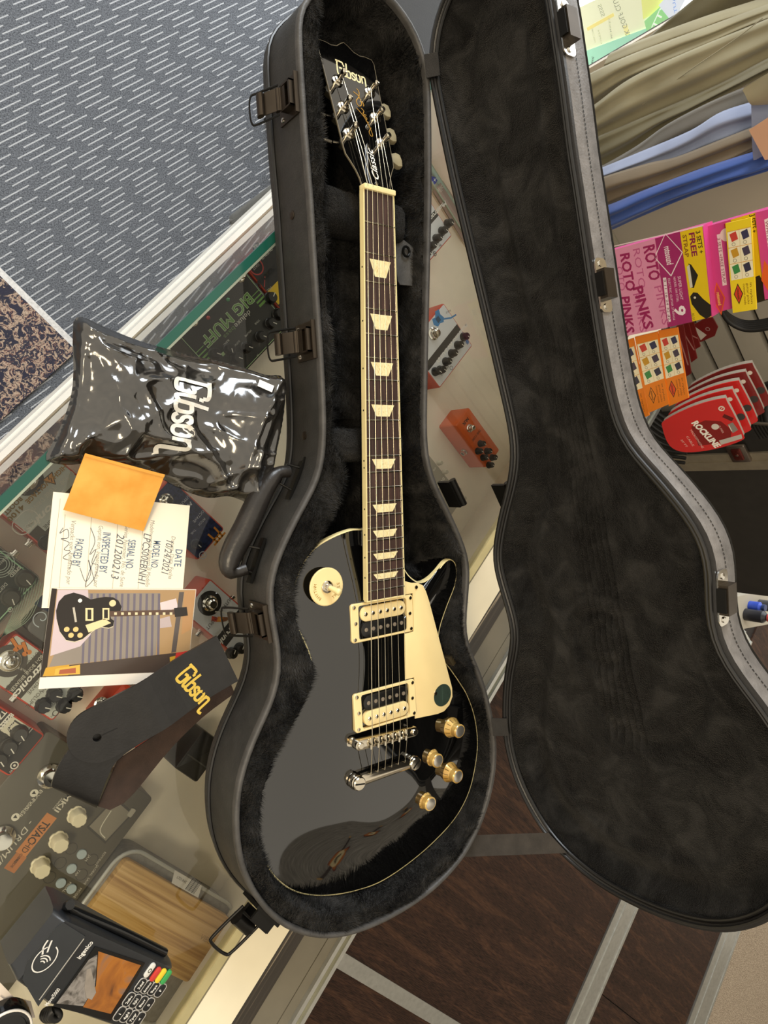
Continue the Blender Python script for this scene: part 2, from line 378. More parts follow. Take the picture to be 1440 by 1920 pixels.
# one sheet: a single-sided pane carries the reflection, the polished edge is a solid strip
def pane(name, pts): return MB().flat([RS @ Vector(p) - OC for p in pts]).build(name, GLASS, ctr)
pane('glass_top', [(S0, -483, 0), (SE, -483, 0), (SE, 27, 0), (S0, 27, 0)])
cs('glass_edge', S0, SE, -36, -26.5, -9, -.2, EDGE); cs('glass_edge', S0, SE, -26.5, -24, -9, -.4, mat('pale_seal', '#cfd8cd', .4, ns=10, na=.05))
pane('front_glass', [(S0, 34, -9), (SE, 34, -9), (SE, 34, -300), (S0, 34, -300)])
pane('end_glass', [(SE, 34, 0), (SE, -483, 0), (SE, -483, -300), (SE, 34, -300)])
cs('divider', 458, 463, -30, 480, -300, -296, mat('pale_divider', '#d6d2bc', .3, ns=8, na=.1)); cs('divider_edge', 463, 466, -30, 480, -300, -288, mat('divider_green', '#a8b8a4', .2, ns=9, na=.1))
cs('shelf', S0, SE, -36, 655, -320, -300, mat('cream_shelf', '#f6eedb', .5, ns=9, na=.07, bump=.03, bs=40))
cs('front_frame', S0, SE + 6, -44, -36, -345, -296, WHITE); cs('front_frame', S0, SE + 6, -48, -36, -420, -349, WHITE); cs('front_frame', S0, SE + 6, -40, -30, -430, -340, mat('frame_gap', '#8d8f8c', .6, ns=20, na=.05))
cs('base_cabinet', S0, SE, 40, 640, FLOOR + 1, -320, mat('grey_cabinet', '#6f6d66', .7, ns=12, na=.05))
cs('rear_panel', S0, SE, 655, 660, FLOOR + 60, -8, mat('pale_laminate', '#e2d8c2', .5, ns=30, na=.04))  # panel made pale to bounce more light onto the shelf
cs('rear_profile', S0, SE, 483, 495, -10, 3, mat('brassy_profile', '#c9bd8f', .3, .6, ns=25, na=.12)); cs('rear_profile', S0, SE, 495, 498.5, -10, 1.5, mat('profile_gap', '#77705a', .5, ns=20, na=.1))
cs('rear_ledge', S0, SE, 498.5, 555, -12, 1, CREAM)
g = NT('grooved_brown', .5); w2 = g.noise(60, 3, g.mapping(rot=(0, 0, -A0), scale=(.06, 3.2, 1))); BRG = g.out(g.ramp(w2, [(.46, '#2e2821'), (.56, '#3b342b'), (.6, '#8a7d69')]), w2, .3)
cs('laminate_strip', S0, SE, 555, 583, -14, -1.5, BRG)
cs('track', S0, SE, 583, 622, -16, -4, mat('grey_track', '#6d6758', .5, ns=30, na=.06)); cs('track', S0, SE, 623.5, 638, -16, -4, mat('grey_track', '#6d6758'))
cs('track', S0, SE, 622, 623.5, -18, -7, mat('track_groove', '#2c2923', .7, ns=20, na=.1))
cs('rail', S0, SE, 638, 644, -16, 2, ALU); cs('rail', S0, SE, 644, 652, -16, -2, mat('rail_dull', '#85836f', .45, .5, ns=30, na=.06)); cs('rail', S0, SE, 652, 658, -16, 1, ALU)

tb = empty('side_table', sn(560, 130, FLOOR), None, 'pale laminate side table behind the counter end, carrying flyers', 'table')
MB().prism([(-78, -300), (150, -300), (150, 170), (-78, 170)], 685, 700, 3).build('table_top', mat('pale_table', '#cfc4ae', .5, ns=9, na=.05), tb, f=lambda p: RS @ p)
for a in (-60, 130):
    for b in (-280, 150): MB().tube([RS @ Vector((a, b, 0)), RS @ Vector((a, b, 686))], 16, 10).build('leg', ALU, tb, 60)

am = empty('amplifier', sn(900, -90, FLOOR), None, 'black amplifier cabinet on the carpet past the top end of the case', 'amplifier')
MB().box((0, 0, 275), (260, 130, 550), RS).build('cabinet', mat('amp_black', '#161514', .6, ns=40, na=.15, bump=.2, bs=300), am); MB().box(tuple(RS @ Vector((-100, 20, 552))), (8, 90, 6), RS).build('piping', mat('amp_piping', '#8d8d8a', .4, ns=20, na=.05), am)
# ================================================================ GUITAR CASE
rimL = [(565.8,5.6),(560.3,27.8),(559.6,60),(561.7,111),(565.8,166.7),(569.2,222),(574,285),(581,363),(585.2,436),(590,509),(594.6,582),(599.8,655),(604,733),(606,795),(604.4,847.5),(599.8,878.8),(590.4,905.8),(573.8,937),(552.9,975),(536,1010),(519,1047.5),(507.9,1085),(504.8,1118),(506.9,1147.5),(513,1180.8),(519.4,1214),(522.5,1247.5),(518.3,1280.8),(507.9,1314),(494,1346),(477.5,1380),(460,1425),(447.5,1470),(441.3,1520),(442.5,1570),(450,1620),(466.3,1662.5),(490,1700),(520,1730),(550,1747.5),(590,1758.8),(625,1760)]
rimR = [(670,1750.8),(742.5,1718.6),(823,1662),(887.5,1581.6),(923.7,1481),(931.7,1400),(924,1343),(914,1300),(900,1256.7),(886,1226),(877,1200),(874,1172),(876.7,1138),(880,1096.7),(881.7,1071),(877,1038),(865,1006),(852,976),(842,955),(823.8,920),(810.6,885),(803,850),(800.8,802),(801.7,740),(802.7,681),(805.5,552),(809,402),(809.8,326),(807.5,155),(799,105.6),(784,61),(759,19.4),(745,2),(718,-26),(690,-44),(655,-52),(620,-44),(590,-22)]
RIMZ = 88.0
OUT = [at(px, py, RIMZ) for px, py in rimL + rimR]; OUT = [Vector((p.x, p.y, 0)) for p in OUT]
OUT = resample(spline(OUT, 5, True), 200)
for _ in range(2): OUT = [(OUT[i - 1] + OUT[i] * 2 + OUT[(i + 1) % 200]) / 4 for i in range(200)]
def leather(name, col, bump=.35, bs=420, rough=.55, sheen=0.0, nstep=60):
    g = NT(name, rough); n = g.noise(bs, 3); big = g.noise(nstep, 3)
    return g.out(g.ramp(big, [(.3, tuple(x * .75 for x in C(col)[:3]) + (1,)), (.75, tuple(min(1, x * 1.3) for x in C(col)[:3]) + (1,))]), n, bump, .0012)
TOLEX = leather('black_tolex', '#292826'); LIPM = leather('grey_vinyl_lip', '#403e3c', .3, 500, .5)
PIPE = mat('black_piping', '#1a1918', .3, ns=30, na=.1)
g = NT('black_plush', .95); n1 = g.noise(900, 2); n2 = g.noise(24, 4, dist=.8)
g.b.inputs['Sheen Weight'].default_value = .35; g.b.inputs['Sheen Roughness'].default_value = .5; g.b.inputs['Sheen Tint'].default_value = C('#85827e'); g.b.inputs['Specular IOR Level'].default_value = .05
PLUSH = g.out(g.ramp(n2, [(.36, '#0b0b0c'), (.52, '#1b1b1b'), (.68, '#302f2e')]), g.math('ADD', n1, g.math('MULTIPLY', n2, 2.5)), 1.0, .004)
STEEL = mat('dark_nickel', '#4c443b', .36, .9, ns=40, na=.1); BLKM = mat('black_metal', '#191816', .35, .6, ns=40, na=.1); CHROME = mat('chrome', '#d8d4cb', .12, 1.0, ns=30, na=.03)
WEB = leather('black_webbing', '#262320', .5, 900, .8)
case = empty('guitar_case', (0, -300, 0), None, 'open black hard guitar case lined with black plush, lying on the glass counter', 'case')
CO = Vector((0, -300, 0))
def closed_poly(P, d): return offset(P, d)
def sweep(name, P, prof, m, parent, f, closed_prof=False, smooth=40):
    """profile of (outward offset, height) swept round outline P"""
    N = normals2(P); N = [(N[i - 1] + N[i] * 2 + N[(i + 1) % len(N)]).normalized() for i in range(len(N))]
    grid = []
    pr = list(prof) + ([prof[0]] if closed_prof else [])
    for o_, z in pr: grid.append([f(Vector((p.x + n.x * o_, p.y + n.y * o_, z))) for p, n in zip(P, N)])
    return MB().sheet(grid, True).build(name, m, parent, smooth)
cf = lambda p: p - CO
sh = sweep('shell', OUT, [(-12, 4), (-2.2, 3.5), (-2.2, 80), (-1, RIMZ - 3), (0, RIMZ - 6), (0, 22), (-1, 20), (0, 18), (0, 5), (-3, 1.0), (-10, 0.6)], TOLEX, case, cf, smooth=60)
MB().flat([cf(Vector((p.x, p.y, .8))) for p in offset(OUT, -6)][::-1]).build('base', TOLEX, case)
def bead(off, z, r, n=8): return [(off + r * math.cos(2 * math.pi * k / n), z + r * math.sin(2 * math.pi * k / n)) for k in range(n)]
sweep('rim_lip', OUT, [(.5, RIMZ - 8), (.9, RIMZ - 2), (-.3, RIMZ), (-2.5, RIMZ + .5), (-4.6, RIMZ - .5), (-5.6, RIMZ - 3), (-5.6, RIMZ - 8)], LIPM, case, cf, smooth=60)
sweep('seam_piping', OUT, bead(.8, 19, 2.4), PIPE, case, cf, True)
# guitar outline in the guitar's own frame (mm): x to the treble side, y to the head
BODY = [(-22,-381),(-36,-381),(-60,-387),(-81,-396),(-96,-409),(-107,-426),(-113,-445),(-114,-465),(-109,-485),(-101,-502),(-95,-517),(-92,-532),(-95,-548),(-105,-566),(-121,-586),(-139,-608),(-155,-636),(-165,-668),(-167,-695),(-163,-725),(-150,-758),(-127,-786),(-100,-804),(-70,-816),(-36,-824),(0,-827),(44,-820),(88,-806),(126,-786),(151,-758),(164,-722),(168,-690),(163,-655),(150,-622),(135,-599),(120,-579),(107,-563),(100,-548),(99,-533),(104,-515),(116,-491),(128,-470),(132.5,-452),(129.5,-438),(120,-431.5),(110,-435),(99,-444),(84,-453),(69,-456),(56,-449),(46,-438),(36,-420),(26,-395),(10,-384)]
RG = Matrix(((0.9999986334401043, 0, -0.0016532144216234168), (-4.591240126734092e-05, 0.999614294873004, -0.02777155698909166), (0.0016525767683449044, 0.02777159494063955, 0.9996129288401976)))
G0 = Vector((0, 0, 103.0))
def g2w(p): return G0 + RG @ Vector(p)
bodyw = [g2w((x, y, -22)) for x, y in BODY]; bodyw = resample(spline(bodyw, 4, True), 160)
cavpx = [(598,-8),(596,60),(597,120),(600,200),(605,300),(606,400),(609,500),(615,600),(620,700),(619,790),(619,832),(632,850),(643,872),(646,897),(642,918),(634,938),(622,962),(606,998),(590,1035),(640,1080),(760,1100),(838,1075),(846,1040),(838,1000),(822,955),(806,920),(796,890),(790,860),(788,800),(789,700),(792,560),(797,400),(799,300),(795,160),(786,108),(770,62),(744,26),(700,-12),(650,-24)]
CAV = ccw([at(px, py, 78) for px, py in cavpx]); bodyo = ccw(offset(ccw(bodyw), 5))
def base_h(X, Y, d):
    b = sdf(bodyo, X, Y); c = sdf(CAV, X, Y)
    top = RIMZ - 6 + 4 * sstep(0, 14, d) - 2 * sstep(20, 45, d) + 5 * vnoise(X, Y, 30) + 2.4 * vnoise(X, Y, 9, 3)
    lo = np.maximum(8.0, 8.0 + 0 * X)
    k = np.maximum(sstep(-2, 9, b), sstep(-4, 10, c)) * sstep(4, 11, d)
    low = np.where(Y > -345, 26 + 4 * vnoise(X, Y, 40, 5), 8.0)
    low = np.where(Y > 30, 14.0, low)
    return top * (1 - k) + low * k
ob_ = heightfield('lining', [(p.x, p.y) for p in OUT], base_h, 3.0, PLUSH, case, tr=lambda V: V - np.array(CO), grow=-3)
def tufts(name, src, count, length, m, parent, zmin=None, seed=1):
    """short plush fibres standing on a lining, as one mesh"""
    r = np.random.default_rng(seed); me = src.data; n = len(me.polygons)
    Vv = np.empty(len(me.vertices) * 3); me.vertices.foreach_get('co', Vv); Vv = Vv.reshape(-1, 3)
    Fi = np.empty(len(me.loops), int); me.loops.foreach_get('vertex_index', Fi); Fi = Fi.reshape(n, -1)
    Q = Vv[Fi]; N = np.cross(Q[:, 1] - Q[:, 0], Q[:, 3] - Q[:, 0]); A = np.linalg.norm(N, axis=1); N /= A[:, None] + 1e-12
    i = r.choice(n, count, p=A / A.sum()); uv = r.random((count, 2, 1)); q = Q[i]
    P = (q[:, 0] * (1 - uv[:, 0]) + q[:, 1] * uv[:, 0]) * (1 - uv[:, 1]) + (q[:, 3] * (1 - uv[:, 0]) + q[:, 2] * uv[:, 0]) * uv[:, 1]
    L = length * S * (.6 + .8 * r.random((count, 1))); ph = vnoise(P[:, 0] * 1000, P[:, 1] * 1000, 35, seed)[:, None] * 9
    D = N[i] + .9 * np.concatenate([np.cos(ph), np.sin(ph), 0 * ph], 1) + .7 * (r.random((count, 3)) - .5); D /= np.linalg.norm(D, axis=1)[:, None]
    T = np.cross(D, r.random((count, 3)) - .5); T /= np.linalg.norm(T, axis=1)[:, None] + 1e-9; T *= .00035
    V = np.concatenate([P - T - N[i] * .0004, P + T - N[i] * .0004, P + D * L], 1).reshape(-1, 3) / S; F = np.arange(count * 3).reshape(-1, 3)
    o = npmesh(name, V, F, m, parent, False); o['kind'] = 'stuff'; return o
g = NT('plush_fibres', .9); n2 = g.noise(24, 4, dist=.8); g.b.inputs['Specular IOR Level'].default_value = .1
FIB = g.out(g.ramp(n2, [(.36, '#101011'), (.52, '#242423'), (.68, '#413f3d')]))
tufts('pile', ob_, 170000, 6.0, FIB, ob_)
# pillows that carry the neck
def pillow(name, x0, x1, y0, y1, zc, h, seed):
    nx, ny = 40, 16; grid = []
    for j in range(ny + 1):
        a = math.pi * 2 * j / ny; row = []
        for i in range(nx + 1):
            u = i / nx; e = (1 - abs(2 * u - 1) ** 6) ** .5 if 0 < u < 1 else 0.02
            yy = (y0 + y1) / 2 + (y1 - y0) / 2 * math.copysign(abs(math.cos(a)) ** .7, math.cos(a)) * (.55 + .45 * e); zz = zc + h * math.copysign(abs(math.sin(a)) ** .7, math.sin(a)) * (.3 + .7 * e)
            d_ = 3.5 * float(vnoise(np.array(x0 + (x1 - x0) * u), np.array(yy + zz), 22, seed))
            row.append(Vector((x0 + (x1 - x0) * u, yy + d_, zz + d_)) - CO)
        grid.append(row)
    o = MB().sheet(grid).build(name, PLUSH, case, 60); tufts('pile', o, 9000, 5.0, FIB, o, seed=seed); return o
pillow('neck_pillow', -78, 68, -40, 12, 52, 24, 4)
pillow('neck_pillow', -74, 54, -302, -262, 50, 24, 8)
# accessory compartment flap with eyelet and pull tab
LEA = leather('grey_leather_tab', '#4a4845', .4, 500, .5)
q0 = at(768, 494, 62) - CO
tb = MB(); tabp = [(-17, 26), (-8, 27), (6, 20), (17, -20), (14, -27), (-16, -28), (-19, -24), (-24, 12)]
tb.prism(ccw(tabp), -1, 1.2, .5, f=lambda p: q0 + Vector((p.x, p.y, p.z + .06 * p.x))); tb.build('pull_tab', LEA, case)
e0 = at(756, 474, 60) - CO; MB().tube([e0 + Vector((5 * math.cos(a), 6 * math.sin(a), 6)) for a in [k * math.pi / 6 for k in range(12)]], 1.6, 6, True).build('eyelet', BLKM, case, 60)
slabf = [at(px, py, 40) - CO for px, py in ((612, 440), (620, 785), (786, 785), (792, 440))]
def flapz(X, Y, d): return 38 + 3 * sstep(0, 8, d) + 3 * vnoise(X, Y, 34, 9) + 1.4 * vnoise(X, Y, 9, 10)
fo = heightfield('compartment_flap', [(p.x, p.y) for p in slabf], flapz, 3.0, PLUSH, case); tufts('pile', fo, 26000, 4.0, FIB, fo, seed=5)
# ---------------------------------------------------------------- lid: the same outline, swung 92 degrees about the hinge side
HA = at(937, 1375, RIMZ); HB = at(810, 125, RIMZ) + Vector((-5, 0, 0)); HU = (HB - HA).normalized(); HN = Vector((HU.y, -HU.x, 0)); HN = HN if HN.x > 0 else -HN
TH = math.radians(92); LD = -HN * math.cos(TH) + Vector((0, 0, math.sin(TH))); LH = HN * math.sin(TH) + Vector((0, 0, math.cos(TH)))
def lidf(p): return HA + HU * p[0] + LD * p[1] + LH * p[2] - CO       # (along the hinge, away from it, depth behind the rim)
LO = ccw([Vector(((p - Vector((HA.x, HA.y, 0))).dot(HU), -(p - Vector((HA.x, HA.y, 0))).dot(HN), 0)) for p in OUT]); LDEP = 44
LM = MB().flat([lidf((p.x, p.y, LDEP)) for p in LO]).build('lid', TOLEX, case)
LIDT = leather('lid_tolex_lit', '#6b6764', .5, 380, .5)  # lighter copy of the shell's tolex: daylight on the lid wall painted in
sweep('lid_wall', LO, [(-6, 2), (-2, 0), (0, 2), (0, LDEP - 4), (-4, LDEP)], LIDT, LM, lidf, smooth=60)
sweep('lid_lip', LO, [(.4, 4), (.6, -.6), (-3, -1.4), (-6, -.6), (-8, 3), (-9, 8)], mat('lid_lip', '#1d1b1a', .4, ns=60, na=.2, bump=.2, bs=500), LM, lidf, smooth=60)
sweep('lid_piping', LO, bead(-4.5, -1.6, 2.2), PIPE, LM, lidf, True); sweep('lid_piping', LO, bead(-10, 2.5, 2.2), PIPE, LM, lidf, True)
sweep('lining_edge', LO, [(-8, 4), (-10, 8), (-13, 13), (-17, 20), (-22, 28), (-27, 36)], PLUSH, LM, lidf, smooth=60)
st = MB(); NL = normals2(LO)
for i in range(200):
    a = LO[i]; b = LO[(i + 1) % 200]
    for t0 in (.05, .38, .71):
        p, q = a.lerp(b, t0), a.lerp(b, t0 + .22); n = NL[i]
        st.add([lidf((p.x + n.x * .7, p.y + n.y * .7, 21.4)), lidf((q.x + n.x * .7, q.y + n.y * .7, 21.4)), lidf((q.x + n.x * .7, q.y + n.y * .7, 22.8)), lidf((p.x + n.x * .7, p.y + n.y * .7, 22.8))], [(0, 1, 2, 3)])
so = st.build('stitching', mat('black_thread', '#0f0e0e', .7, ns=50, na=.1), LM); so['kind'] = 'stuff'
yc = float(np.mean([p.y for p in LO])); ymid = lambda X: 150 + 0 * X
def lid_h(X, Y, d):
    s_axis = 155 - .0955 * (X - 225); pit = 9.4 - .0085 * (X - 65)       # the print of neck and strings
    h = 8 + 23 * sstep(8, 34, d) + 4 * vnoise(X, Y, 60, 21) + 2.4 * vnoise(X, Y, 18, 22)
    h -= 5 * np.exp(-((d - 52) / 9) ** 2)
    nk = sstep(5, 40, X) * (1 - sstep(500, 540, X))
    for k in range(6): h += nk * 7.0 * np.exp(-((Y - (s_axis + pit * (k - 2.5))) / (pit * .25)) ** 2)
    h += 3.0 * sstep(5, 40, X) * np.exp(-((np.abs(Y - s_axis) - 44) / 8) ** 2) - 7 * np.exp(-(((X - 115) / 34) ** 2 + ((Y - 118) / 9) ** 2))
    h += 3.5 * np.exp(-((np.hypot(X - 150, Y - 150) - 32) / 6) ** 2) + 3 * np.exp(-(np.abs(np.hypot((X - 110), (Y - 200)) - 75) / 7) ** 2)
    return h
ll = heightfield('lid_lining', [(p.x, p.y) for p in LO], lid_h, 2.2, PLUSH, LM, tr=lambda V: np.array([list(lidf(v)) for v in V]), grow=-7)
ll.data.flip_normals()
tufts('pile', ll, 45000, 1.4, FIB, ll, seed=9)
# hinge straps, metal hinge leaves, the webbing stay
def strap_quad(name, pts, m, parent, th=1.5):
    P = [p - CO for p in pts]; n = (P[1] - P[0]).cross(P[3] - P[0]).normalized() * th; return MB().add(P + [p - n for p in P], [(0, 1, 2, 3), (7, 6, 5, 4), (0, 4, 5, 1), (1, 5, 6, 2), (2, 6, 7, 3), (3, 7, 4, 0)]).build(name, m, parent)
def lidw(px, py): return onplane(px, py, HA, LH)
strap_quad('hinge_strap', [at(795, 102, RIMZ + 3), at(799, 146, RIMZ + 3), lidw(828, 142) - LH * 3, lidw(824, 98) - LH * 3], WEB, case)
strap_quad('hinge_strap', [at(922, 1347, RIMZ + 3), at(924, 1380, RIMZ + 3), lidw(957, 1378) - LH * 3, lidw(953, 1346) - LH * 3], WEB, case)
strap_quad('lid_stay', [at(880, 1566, RIMZ - 30), at(862, 1607, RIMZ - 34), lidw(1065, 1598) - LH * 2, lidw(1030, 1560) - LH * 2], leather('grey_webbing', '#37322d', .5, 900, .8), case)
for c_, o2 in ((at(838, 930, RIMZ - 12), Vector((5, 2, 0))), (lidw(937, 935) + LH * 12, Vector((-4, 0, 0)))):
    m3 = frame((.5, -.85, 0)); b = MB().box(c_ - CO + o2, (38, 4, 22), m3); b.tube([c_ - CO + o2 + m3 @ Vector((-19, 5, 11)), c_ - CO + o2 + m3 @ Vector((19, 5, 11))], 4.5, 10)
    b.build('hinge', BLKM, case, 40)
# latches on the near wall
def nearest(pt):
    i = min(range(200), key=lambda k: (OUT[k].x - pt.x) ** 2 + (OUT[k].y - pt.y) ** 2); t = (OUT[(i + 1) % 200] - OUT[i - 1]).normalized(); return OUT[i], t, Vector((t.y, -t.x, 0))
def latch(px, py, open_=18):
    p, t, n = nearest(at(px, py, RIMZ)); f = lambda q: p + t * (q[0] * .9) + n * (q[1] if q[1] < 8 else 8 + (q[1] - 8) * .55) + Vector((0, 0, q[2])) - CO
    W = lambda q: f((q.x, q.y, q.z))
    o = MB().box((0, 1.2, 62), (46, 2, 40)).box((0, 3, 82.5), (46, 6, 2)).build('latch', STEEL, case, f=W)
    h = MB()
    for z0, z1 in ((60, 63), (77, 80)): h.box((0, 7, (z0 + z1) / 2), (30, 12, z1 - z0))
    h.box((-14, 7, 70), (2, 12, 20)); h.box((14, 7, 70), (2, 12, 20)); h.box((0, 11, 64), (30, 2, 10)); h.build('housing', STEEL, o, f=W)
    l = MB().tube([(-13, 15, 56), (13, 15, 56)], 4, 10); l.sheet([[Vector((x, 12 + 22 * u, 60 - 16 * u - 8 * u * u)) for x in (-13, 13)] for u in (0, .25, .5, .75, 1)]); l.sheet([[Vector((x, 12 + 22 * u, 62 - 16 * u - 8 * u * u)) for x in (13, -13)] for u in (0, .25, .5, .75, 1)]); l.tube([(-13, 36, 37), (13, 36, 37)], 6, 10)
    l.build('lever', STEEL, o, 40, f=W)
    w = MB().tube(spline([(-17, 14, 58), (-18, 34, 30), (-16, 42, 22), (0, 44, 20), (16, 42, 22), (18, 34, 30), (17, 14, 58)], 4), 1.5, 6); w.build('wire_loop', BLKM, o, 60, f=W)
    [MB().lathe([(3, 0), (2.6, 1), (0.1, 1.2)], 10, (x, 2.2, 48), Matrix.Rotation(-math.pi / 2, 3, 'X')).build('screw', CHROME, o, f=W) for x in (-17, 17)]
for px, py in ((563, 165), (598, 632), (511, 1180)): latch(px, py)
# the open latch at the tail end hangs over the ledge
p, t, n = nearest(at(512, 1725, RIMZ)); W = lambda q: p + t * q[0] + n * q[1] + Vector((0, 0, q[2])) - CO
lt = MB().box((0, 2, 66), (40, 4, 34)).box((0, 8, 80), (30, 14, 3)).box((0, 15, 70), (30, 2, 20)).build('latch', BLKM, case, f=W)
MB().tube([(-12, 24, 56), (12, 24, 56)], 8, 12).box((0, 14, 58), (24, 16, 5)).build('lever', BLKM, lt, 40, f=W)
MB().tube(spline([(-17, 12, 60), (-17, 50, 52), (-12, 58, 50), (12, 58, 50), (17, 50, 52), (17, 12, 60)], 4), 1.8, 8).build('wire_loop', BLKM, lt, 60, f=W)
# wall screws
for px, py in ((547, 380), (572, 812)):
    p, t, n = nearest(at(px + 25, py, RIMZ)); fr = frame(t, None, n); MB().lathe([(5, -1), (5, .8), (3.5, 1.6), (1, 1.3)], 12, p + Vector((0, 0, 48)) - CO, fr).build('screw', STEEL, case, 40)
# catches on the lid wall
def catch(px, py):
    w = onplane(px, py, HA, LH); s_, d_ = (w - HA).dot(HU), (w - HA).dot(LD); i = min(range(200), key=lambda k: (LO[k].x - s_) ** 2 + (LO[k].y - d_) ** 2)
    t = (LO[(i + 1) % 200] - LO[i - 1]).normalized(); n = Vector((t.y, -t.x, 0)); c_ = LO[i]
    W = lambda q: lidf((c_.x + t.x * q[0] + n.x * q[1], c_.y + t.y * q[0] + n.y * q[1], q[2]))
    o = MB().prism(rrect(56, 20, 6), 0, 1.6).build('catch', CHROME, LM, f=lambda q: W((q.x, 1 + q.z, 10 + q.y)))
    MB().box((0, 6.5, 9), (30, 11, 17)).build('hook', STEEL, o, f=lambda q: W((q.x, q.y, q.z)))
    MB().box((0, 6, -.6), (24, 9, 3)).build('hook_mouth', BLKM, o, f=lambda q: W((q.x, q.y, q.z)))
    [MB().lathe([(3.4, 0), (3.0, 1.4), (.1, 1.7)], 12, (x, 2.4, 9), Matrix.Rotation(-math.pi / 2, 3, 'X')).build('screw', CHROME, o, 40, f=lambda q: W((q.x, q.y, q.z))) for x in (-22, 22)]
for px, py in ((1046, 50), (1122, 540), (1347, 1135)): catch(px, py)
# carrying handle on the near wall
HP = [at(px, py, z) - CO for px, py, z in ((541, 884, 44), (520, 888, 44), (497, 915, 40), (478, 950, 38), (460, 990, 36), (441, 1025, 34), (430, 1055, 34), (437, 1072, 36), (462, 1066, 40))]
HPs = spline(HP, 5); nh = len(HPs); MB().tube(HPs, [7 + 7 * math.sin(math.pi * min(1, max(0, (i / (nh - 1) - .12) / .78))) ** .6 if .12 < i / (nh - 1) < .9 else 7 for i in range(nh)], 14).build('handle', leather('black_leather', '#24211f', .2, 300, .32), case, 60)
for px, py in ((549, 895), (482, 1060)):
    p, t, n = nearest(at(px + 40, py, RIMZ)); W = lambda q: p + t * q[0] + n * q[1] + Vector((0, 0, q[2])) - CO
    MB().box((0, 1.5, 46), (52, 2.2, 12)).box((0, 3.5, 53), (52, 3, 2)).build('handle_bracket', BLKM, case, f=W)
    MB().tube([(-14, 2, 46), (-12, 16, 40), (12, 16, 40), (14, 2, 46)], 1.6, 6).build('handle_ring', BLKM, case, 60, f=W)
# ================================================================ ELECTRIC GUITAR (its own frame: nut at the origin, x treble, y head, z off the fretboard)
gt = empty('electric_guitar', G0, RG, 'glossy black electric guitar with cream binding and pickguard, lying in the open case', 'guitar')
def lacquer(name, col, rough=.04, ior=1.75):
    g = NT(name, rough); g.b.inputs['IOR'].default_value = ior; n = g.noise(4, 2); g.b.inputs['Coat Weight'].default_value = .4; g.b.inputs['Coat Roughness'].default_value = .02
    return g.out(g.ramp(n, [(.3, col), (.7, tuple(x * 1.4 for x in C(col)[:3]) + (1,))]))
BLACK = lacquer('black_lacquer', '#060606'); CREAMP = mat('cream_plastic', '#efd79c', .28, ns=30, na=.03, coat=.3); IVORY = mat('aged_binding', '#ead9a0', .35, ns=40, na=.05)
NICK = mat('nickel', '#cfc6b4', .14, 1.0, ns=30, na=.04); GOLDK = None
g = NT('rosewood', .45); w2 = g.noise(40, 4, g.mapping(scale=(9, .5, 1))); ROSE = g.out(g.ramp(w2, [(.3, '#2a1d18'), (.55, '#3d2a24'), (.8, '#523a33')]), w2, .15, .0006)
g = NT('pearl', .25); w2 = g.noise(70, 3, g.mapping(scale=(3, 1, 1)), dist=2.5); PEARL = g.out(g.ramp(w2, [(.3, '#d8c48d'), (.55, '#f1e4b4'), (.75, '#c9ab6c')]))
bodyP = ccw(resample(spline([Vector((x, y, 0)) for x, y in BODY], 5, True), 300)); bodyP = [(p.x, p.y) for p in bodyP]
ZE = -22.0
def ztop(t): return ZE + 14.0 * float(sstep(0.05, .72, np.array(t)))
SK = lambda p: (0.0, max(-705, min(-520, p[1])))
NR = 26; gridb = []
for k in range(NR):
    t = (k / (NR - 1)); gridb.append([Vector((p[0] + (SK(p)[0] - p[0]) * t, p[1] + (SK(p)[1] - p[1]) * t, ztop(t))) for p in bodyP])
MB().sheet(gridb, True).build('body_top', BLACK, gt, 50, f=lambda v: v)
lo = offset(bodyP, -1.0); bk = offset(bodyP, -7)
MB().sheet([[Vector((p[0], p[1], z)) for p in P] for P, z in ((bodyP, ZE - 6), (bodyP, ZE - 44), (lo, ZE - 48), (bk, ZE - 50))], True).flat([(p[0], p[1], ZE - 50) for p in bk][::-1]).build('body', BLACK, gt, 50)
bo = offset(bodyP, .25); bi = offset(bodyP, -1.6)
MB().sheet([[Vector((p[0], p[1], z)) for p in P] for P, z in ((bo, ZE - 6.5), (bo, ZE - .6), (offset(bodyP, -.3), ZE + .35), (bi, ZE + .45))], True).build('body_binding', IVORY, gt, 60)
# neck
SCL = 628.65; fd = lambda n: SCL * (1 - 2 ** (-n / 12)); hw = lambda d: (43 + 9 * d / 314.3) / 2
YEND = -463.0
neck = MB(); rows = []
for y in [4, 0, -40, -120, -220, -300, -360, -400]:
    d = max(0, -y); w = hw(d); dep = 15 + 4 * min(1, d / 360); rows.append([Vector((w * math.cos(a), y, -6 - dep * math.sin(a) ** .8)) for a in [math.pi * k / 12 for k in range(13)]])
neck.sheet(rows).build('neck', BLACK, gt, 60)
MB().prism([(-hw(0) + 1.5, 0), (-hw(463) + 1.5, YEND), (hw(463) - 1.5, YEND), (hw(0) - 1.5, 0)], -6, 0).build('fretboard', ROSE, gt)
for sd in (-1, 1):
    o_ = [(sd * hw(0), 0), (sd * hw(463), YEND), (sd * (hw(463) - 1.6), YEND), (sd * (hw(0) - 1.6), 0)]
    MB().prism(ccw(o_), -7.5, .1).build('neck_binding', IVORY, gt)
MB().prism(ccw([(-hw(463), YEND), (-hw(463), YEND - 1.5), (hw(463), YEND - 1.5), (hw(463), YEND)]), -6, .05).build('neck_binding', IVORY, gt)
MB().prism(rrect(43.4, 6, 1.2, 3, (0, 2.2)), -7, 3.2, .8).build('nut', IVORY, gt, 40)
for n in range(1, 23):
    d = fd(n); w = hw(d) - 1.3
    MB().tube([(-w, -d, -.15), (w, -d, -.15)], 1.15, 8).build('fret', NICK, gt, 60)
